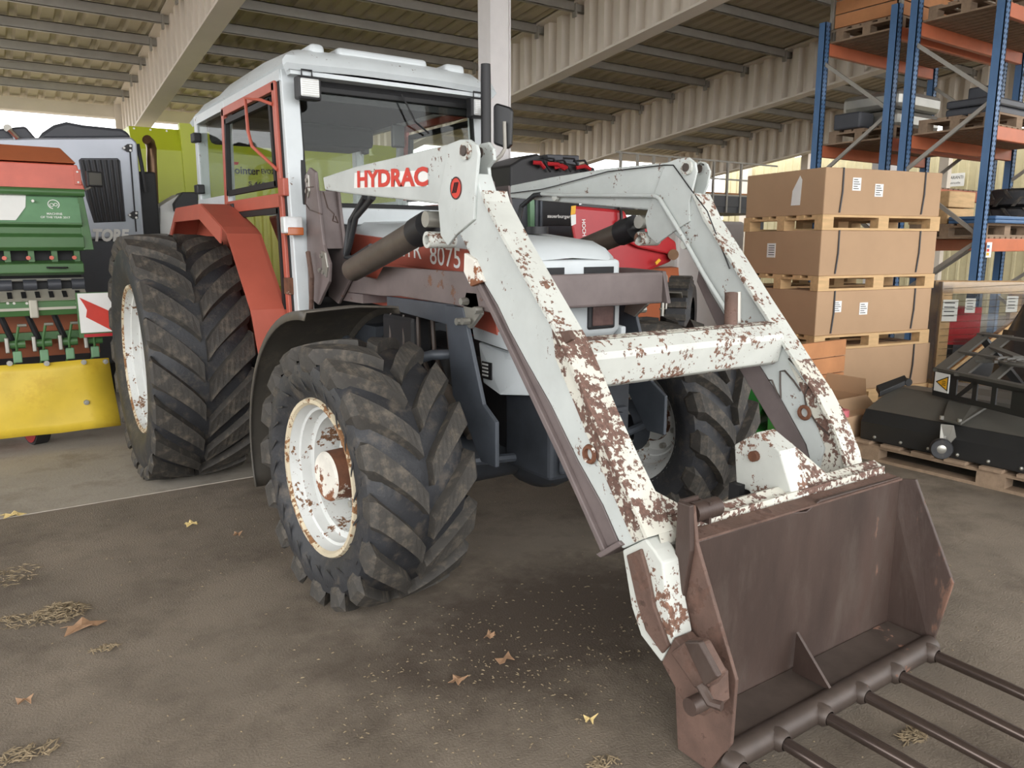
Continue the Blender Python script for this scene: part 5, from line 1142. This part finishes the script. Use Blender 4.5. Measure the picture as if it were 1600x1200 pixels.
for a, b_ in ((.03, .1), (1.1, .1), (.03, .8), (1.1, .8)): MB().bar(gp_(a, b_, .51), gp_(a, b_), .05, .05).build('leg', 'sweeper_black', GF)
BG = thing('plastic_cover', 'crumpled shiny black plastic sheet over goods behind the guard frame', 'plastic sheet', (5.5, -.6, 0))
rows = []; random.seed(3)
for i in range(14):
    row = []
    for j in range(18):
        a, b_ = i / 13, j / 17; x = 5.2 + .7 * a; y = .25 - 1.75 * b_
        z = .97 + .16 * math.sin(3.1 * a) * (1 - .3 * b_) + random.uniform(-.045, .045) + .05 * math.sin(9 * b_ + 4 * a)
        if i == 0 or j == 0 or j == 17: z = .0
        elif i == 1 or j == 1: z = .83 + random.uniform(-.03, .03)
        row.append(V(x + random.uniform(-.02, .02), y + random.uniform(-.03, .03), z))
    rows.append(row)
MB().grid(rows).build('sheet', 'bag_black', BG, smooth='all')
# ---- green mower unit, cartons between arms and sweeper
gpal = pallet('low_pallet', 'timber pallet under the green mower unit behind the loader', (2.48, .64), .25, .85, .75, 'wood_pale', None)
GMW = thing('mower_unit', 'glossy green mower unit with round dome on a pallet behind the far arm', 'mower', (2.5, .55, .144))
def QX(pts, X): return [onx(x, y, X) for x, y in pts]
XG = 2.45
bb = MB().prism(QX(((1151, 594), (1166, 592), (1180, 612), (1190, 640), (1175, 676), (1146, 674), (1148, 655), (1140, 655)), XG), V(.22, .05, 0)).build('bracket_plate', 'mower_green', GMW, bevel=.006)
for px, py in ((1157, 601), (1156, 625), (1154, 649)):
    c = onx(px, py, XG - .006); MB().cyl(c, c + V(.02, 0, 0), .012, 10).build('bolt', 'zinc', bb)
MB().tube(QX(((1184, 640), (1180, 672), (1172, 690), (1180, 704), (1200, 700)), XG + .02), .032, 10).build('pivot_arm', 'mower_green', GMW, smooth=True)
c = onx(1222, 695, XG + .1)
MB().lathe([(-.10, .06), (-.10, .20), (-.03, .235), (.0, .22), (.16, .10), (.18, 0)], V(c.x, c.y, .144 + .235), (.55, -.83, 0), 32).build('dome', 'mower_green', GMW, smooth=True)
MB().box(2.35, 2.75, .40, .75, .144, .26).build('base', 'mower_green', GMW, bevel=.01)
WK = thing('orange_crate', 'orange-brown wooden crate behind the far front wheel', 'crate', (3.3, 1.3, 0))
for k in range(5): MB().box(3.35, 3.38, .98, 2.0, .02 + .15 * k, .16 + .15 * k).build('plank', 'wood_orange', WK); MB().box(3.38, 4.15, .98, 1.01, .02 + .15 * k, .16 + .15 * k).build('plank', 'wood_orange', WK)
MB().box(3.36, 4.15, .99, 2.0, .0, .02).build('crate_floor', 'wood_orange', WK)
OC = thing('open_carton', 'open brown carton with flaps up and pink rolls inside, below the carton stack', 'carton', (3.5, .65, 0))
x0, x1, y0, y1, h = 3.34, 3.78, .53, .95, .36
b = MB(); b.box(x0, x0 + .01, y0, y1, .0, h); b.box(x1 - .01, x1, y0, y1, .0, h); b.box(x0, x1, y0, y0 + .01, .0, h); b.box(x0, x1, y1 - .01, y1, .0, h); b.box(x0, x1, y0, y1, 0, .01); b.build('box', 'cardboard', OC)
for pts in (((x0, y0, h), (x0, y1, h), (x0 - .10, y1 - .03, h + .02), (x0 - .10, y0 + .03, h + .02)), ((x1, y0, h), (x1, y1, h), (x1 + .02, y1 - .03, h + .13), (x1 + .02, y0 + .03, h + .13)), ((x0, y0, h), (x1, y0, h), (x1 - .02, y0 - .10, h - .08), (x0 + .02, y0 - .10, h - .08))):
    MB().prism([V(*q) for q in pts], V(.004, .002, .004)).build('flap', 'cardboard', OC)
PC = thing('low_carton', 'low brown carton beside the black sweeper holding a pink roll', 'carton', (3.3, .33, 0))
b = MB(); b.box(3.02, 3.50, .27, .41, .0, .30); b.build('box', 'cardboard', PC, bevel=.004)
PR = thing('pink_roll', 'pink tape roll lying on the low brown carton', 'roll', (3.12, .34, .30))
MB().lathe([(0, .028), (0, .06), (.05, .06), (.05, .028), (0, .028)], (3.12, .34, .30), (0, 0, 1), 24).build('tape_ring', 'pink', PR, smooth=True)

# ================================================================ LITTER ON THE FLOOR
def leaf(label, px, py, s, m, rz, grp='dead leaves on the asphalt'):
    c = onz(px, py, .0); g = MB(); n = 10; top = []
    for k in range(n):
        t = 2 * math.pi * k / n; r = s * (1 if k % 2 == 0 else .62) * (1 + .15 * math.sin(3 * t + px)); top.append(V(c.x + r * math.cos(t + rz) * 1.3, c.y + r * math.sin(t + rz) * .8, .006 + .012 * (k % 3)))
    g.add([V(c.x, c.y, .018)] + top, [(0, 1 + k, 1 + (k + 1) % n) for k in range(n)])
    o = g.build('dead_leaf', m, None, origin=(c.x, c.y, .0), solid=.002); tag(o, label, 'leaf', grp); return o
leaf('pale leaf on the asphalt left of the front wheel', 299, 822, .035, 'leaf_pale', .3)
leaf('tan maple leaf beside the straw clump at lower left', 128, 983, .07, 'leaf', .2)
leaf('small reddish leaf right of the pale leaf, left of the front wheel', 372, 838, .022, 'leaf', 1.)
leaf('pinkish torn leaf in front of the front wheel', 716, 1068, .03, 'leaf', .6)
leaf('tan crumpled leaf on the dark stain in front of the front wheel', 787, 1035, .036, 'leaf', 1.9)
leaf('small tan leaf behind the crumpled leaf on the dark stain', 765, 998, .025, 'leaf', 2.6)
leaf('small leaf near the bottom edge between wheel and bucket', 922, 1130, .022, 'leaf_pale', .9)
leaf('yellow leaf lying on the slab joint at far left', 20, 808, .05, 'leaf_pale', .1)
leaf('pinkish leaf at the lower left edge', 40, 1100, .025, 'leaf', 1.4)
def straw(label, px, py, rx, ryd, n, m='straw', hh=.03):
    c = onz(px, py, 0); b = MB()
    for k in range(n):
        t = random.uniform(0, 6.28); r = random.random() ** .6; x = c.x + rx * r * math.cos(t); y = c.y + ryd * r * math.sin(t); a = random.uniform(0, 3.14); L = random.uniform(.006, .028); z = .004 + hh * (1 - r) * random.random()
        d = V(math.cos(a), math.sin(a), random.uniform(-.15, .15)) * L; w_ = V(-math.sin(a), math.cos(a), 0) * .0025
        p = V(x, y, z + .003); b.add([p - d - w_, p + d - w_, p + d + w_, p - d + w_, p + V(0, 0, .003)], [(0, 1, 4), (1, 2, 4), (2, 3, 4), (3, 0, 4)])
    o = b.build('straw_clump', m, None, origin=(c.x, c.y, 0)); tag(o, label, 'straw', None, 'stuff'); return o
straw('clump of dry straw on the asphalt at lower left', 90, 962, .12, .10, 300, hh=.06)
straw('loose straw at the far left edge of the floor', 20, 900,   .12, .14, 90, hh=.01)
straw('loose straw at the left edge lower down', 15, 975, .08, .08, 60, hh=.01)
straw('straw wisp in the lower left corner', 40, 1180, .10, .05, 70, hh=.015)
straw('small straw wisp right of the straw clump', 165, 1015, .05, .02, 40, hh=.01)
straw('straw wisp lying between the tines', 1430, 1150, .07, .03, 90, hh=.015)
straw('straw on the floor beside the bottom centre edge', 940, 1195, .05, .03, 40, hh=.01)
b = MB(); 
for k in range(1100):
    if k < 550: x = random.gauss(-.75, .45); y = random.gauss(-.75, .35)
    else: x = random.uniform(-2.2, 1.8); y = random.uniform(-1.9, 2.2)
    a = random.uniform(0, 3.14); L = random.uniform(.002, .008); d = V(math.cos(a), math.sin(a), 0) * L; w_ = V(-math.sin(a), math.cos(a), 0) * random.uniform(.001, .0028)
    p = V(x, y, .004); b.add([p - d - w_, p + d - w_, p + d + w_, p - d + w_, p + V(0, 0, .003)], [(0, 1, 4), (1, 2, 4), (2, 3, 4), (3, 0, 4)])
tag(b.build('chaff', 'straw', None), 'scattered pale chaff and grit over the dark asphalt', 'chaff', None, 'stuff')
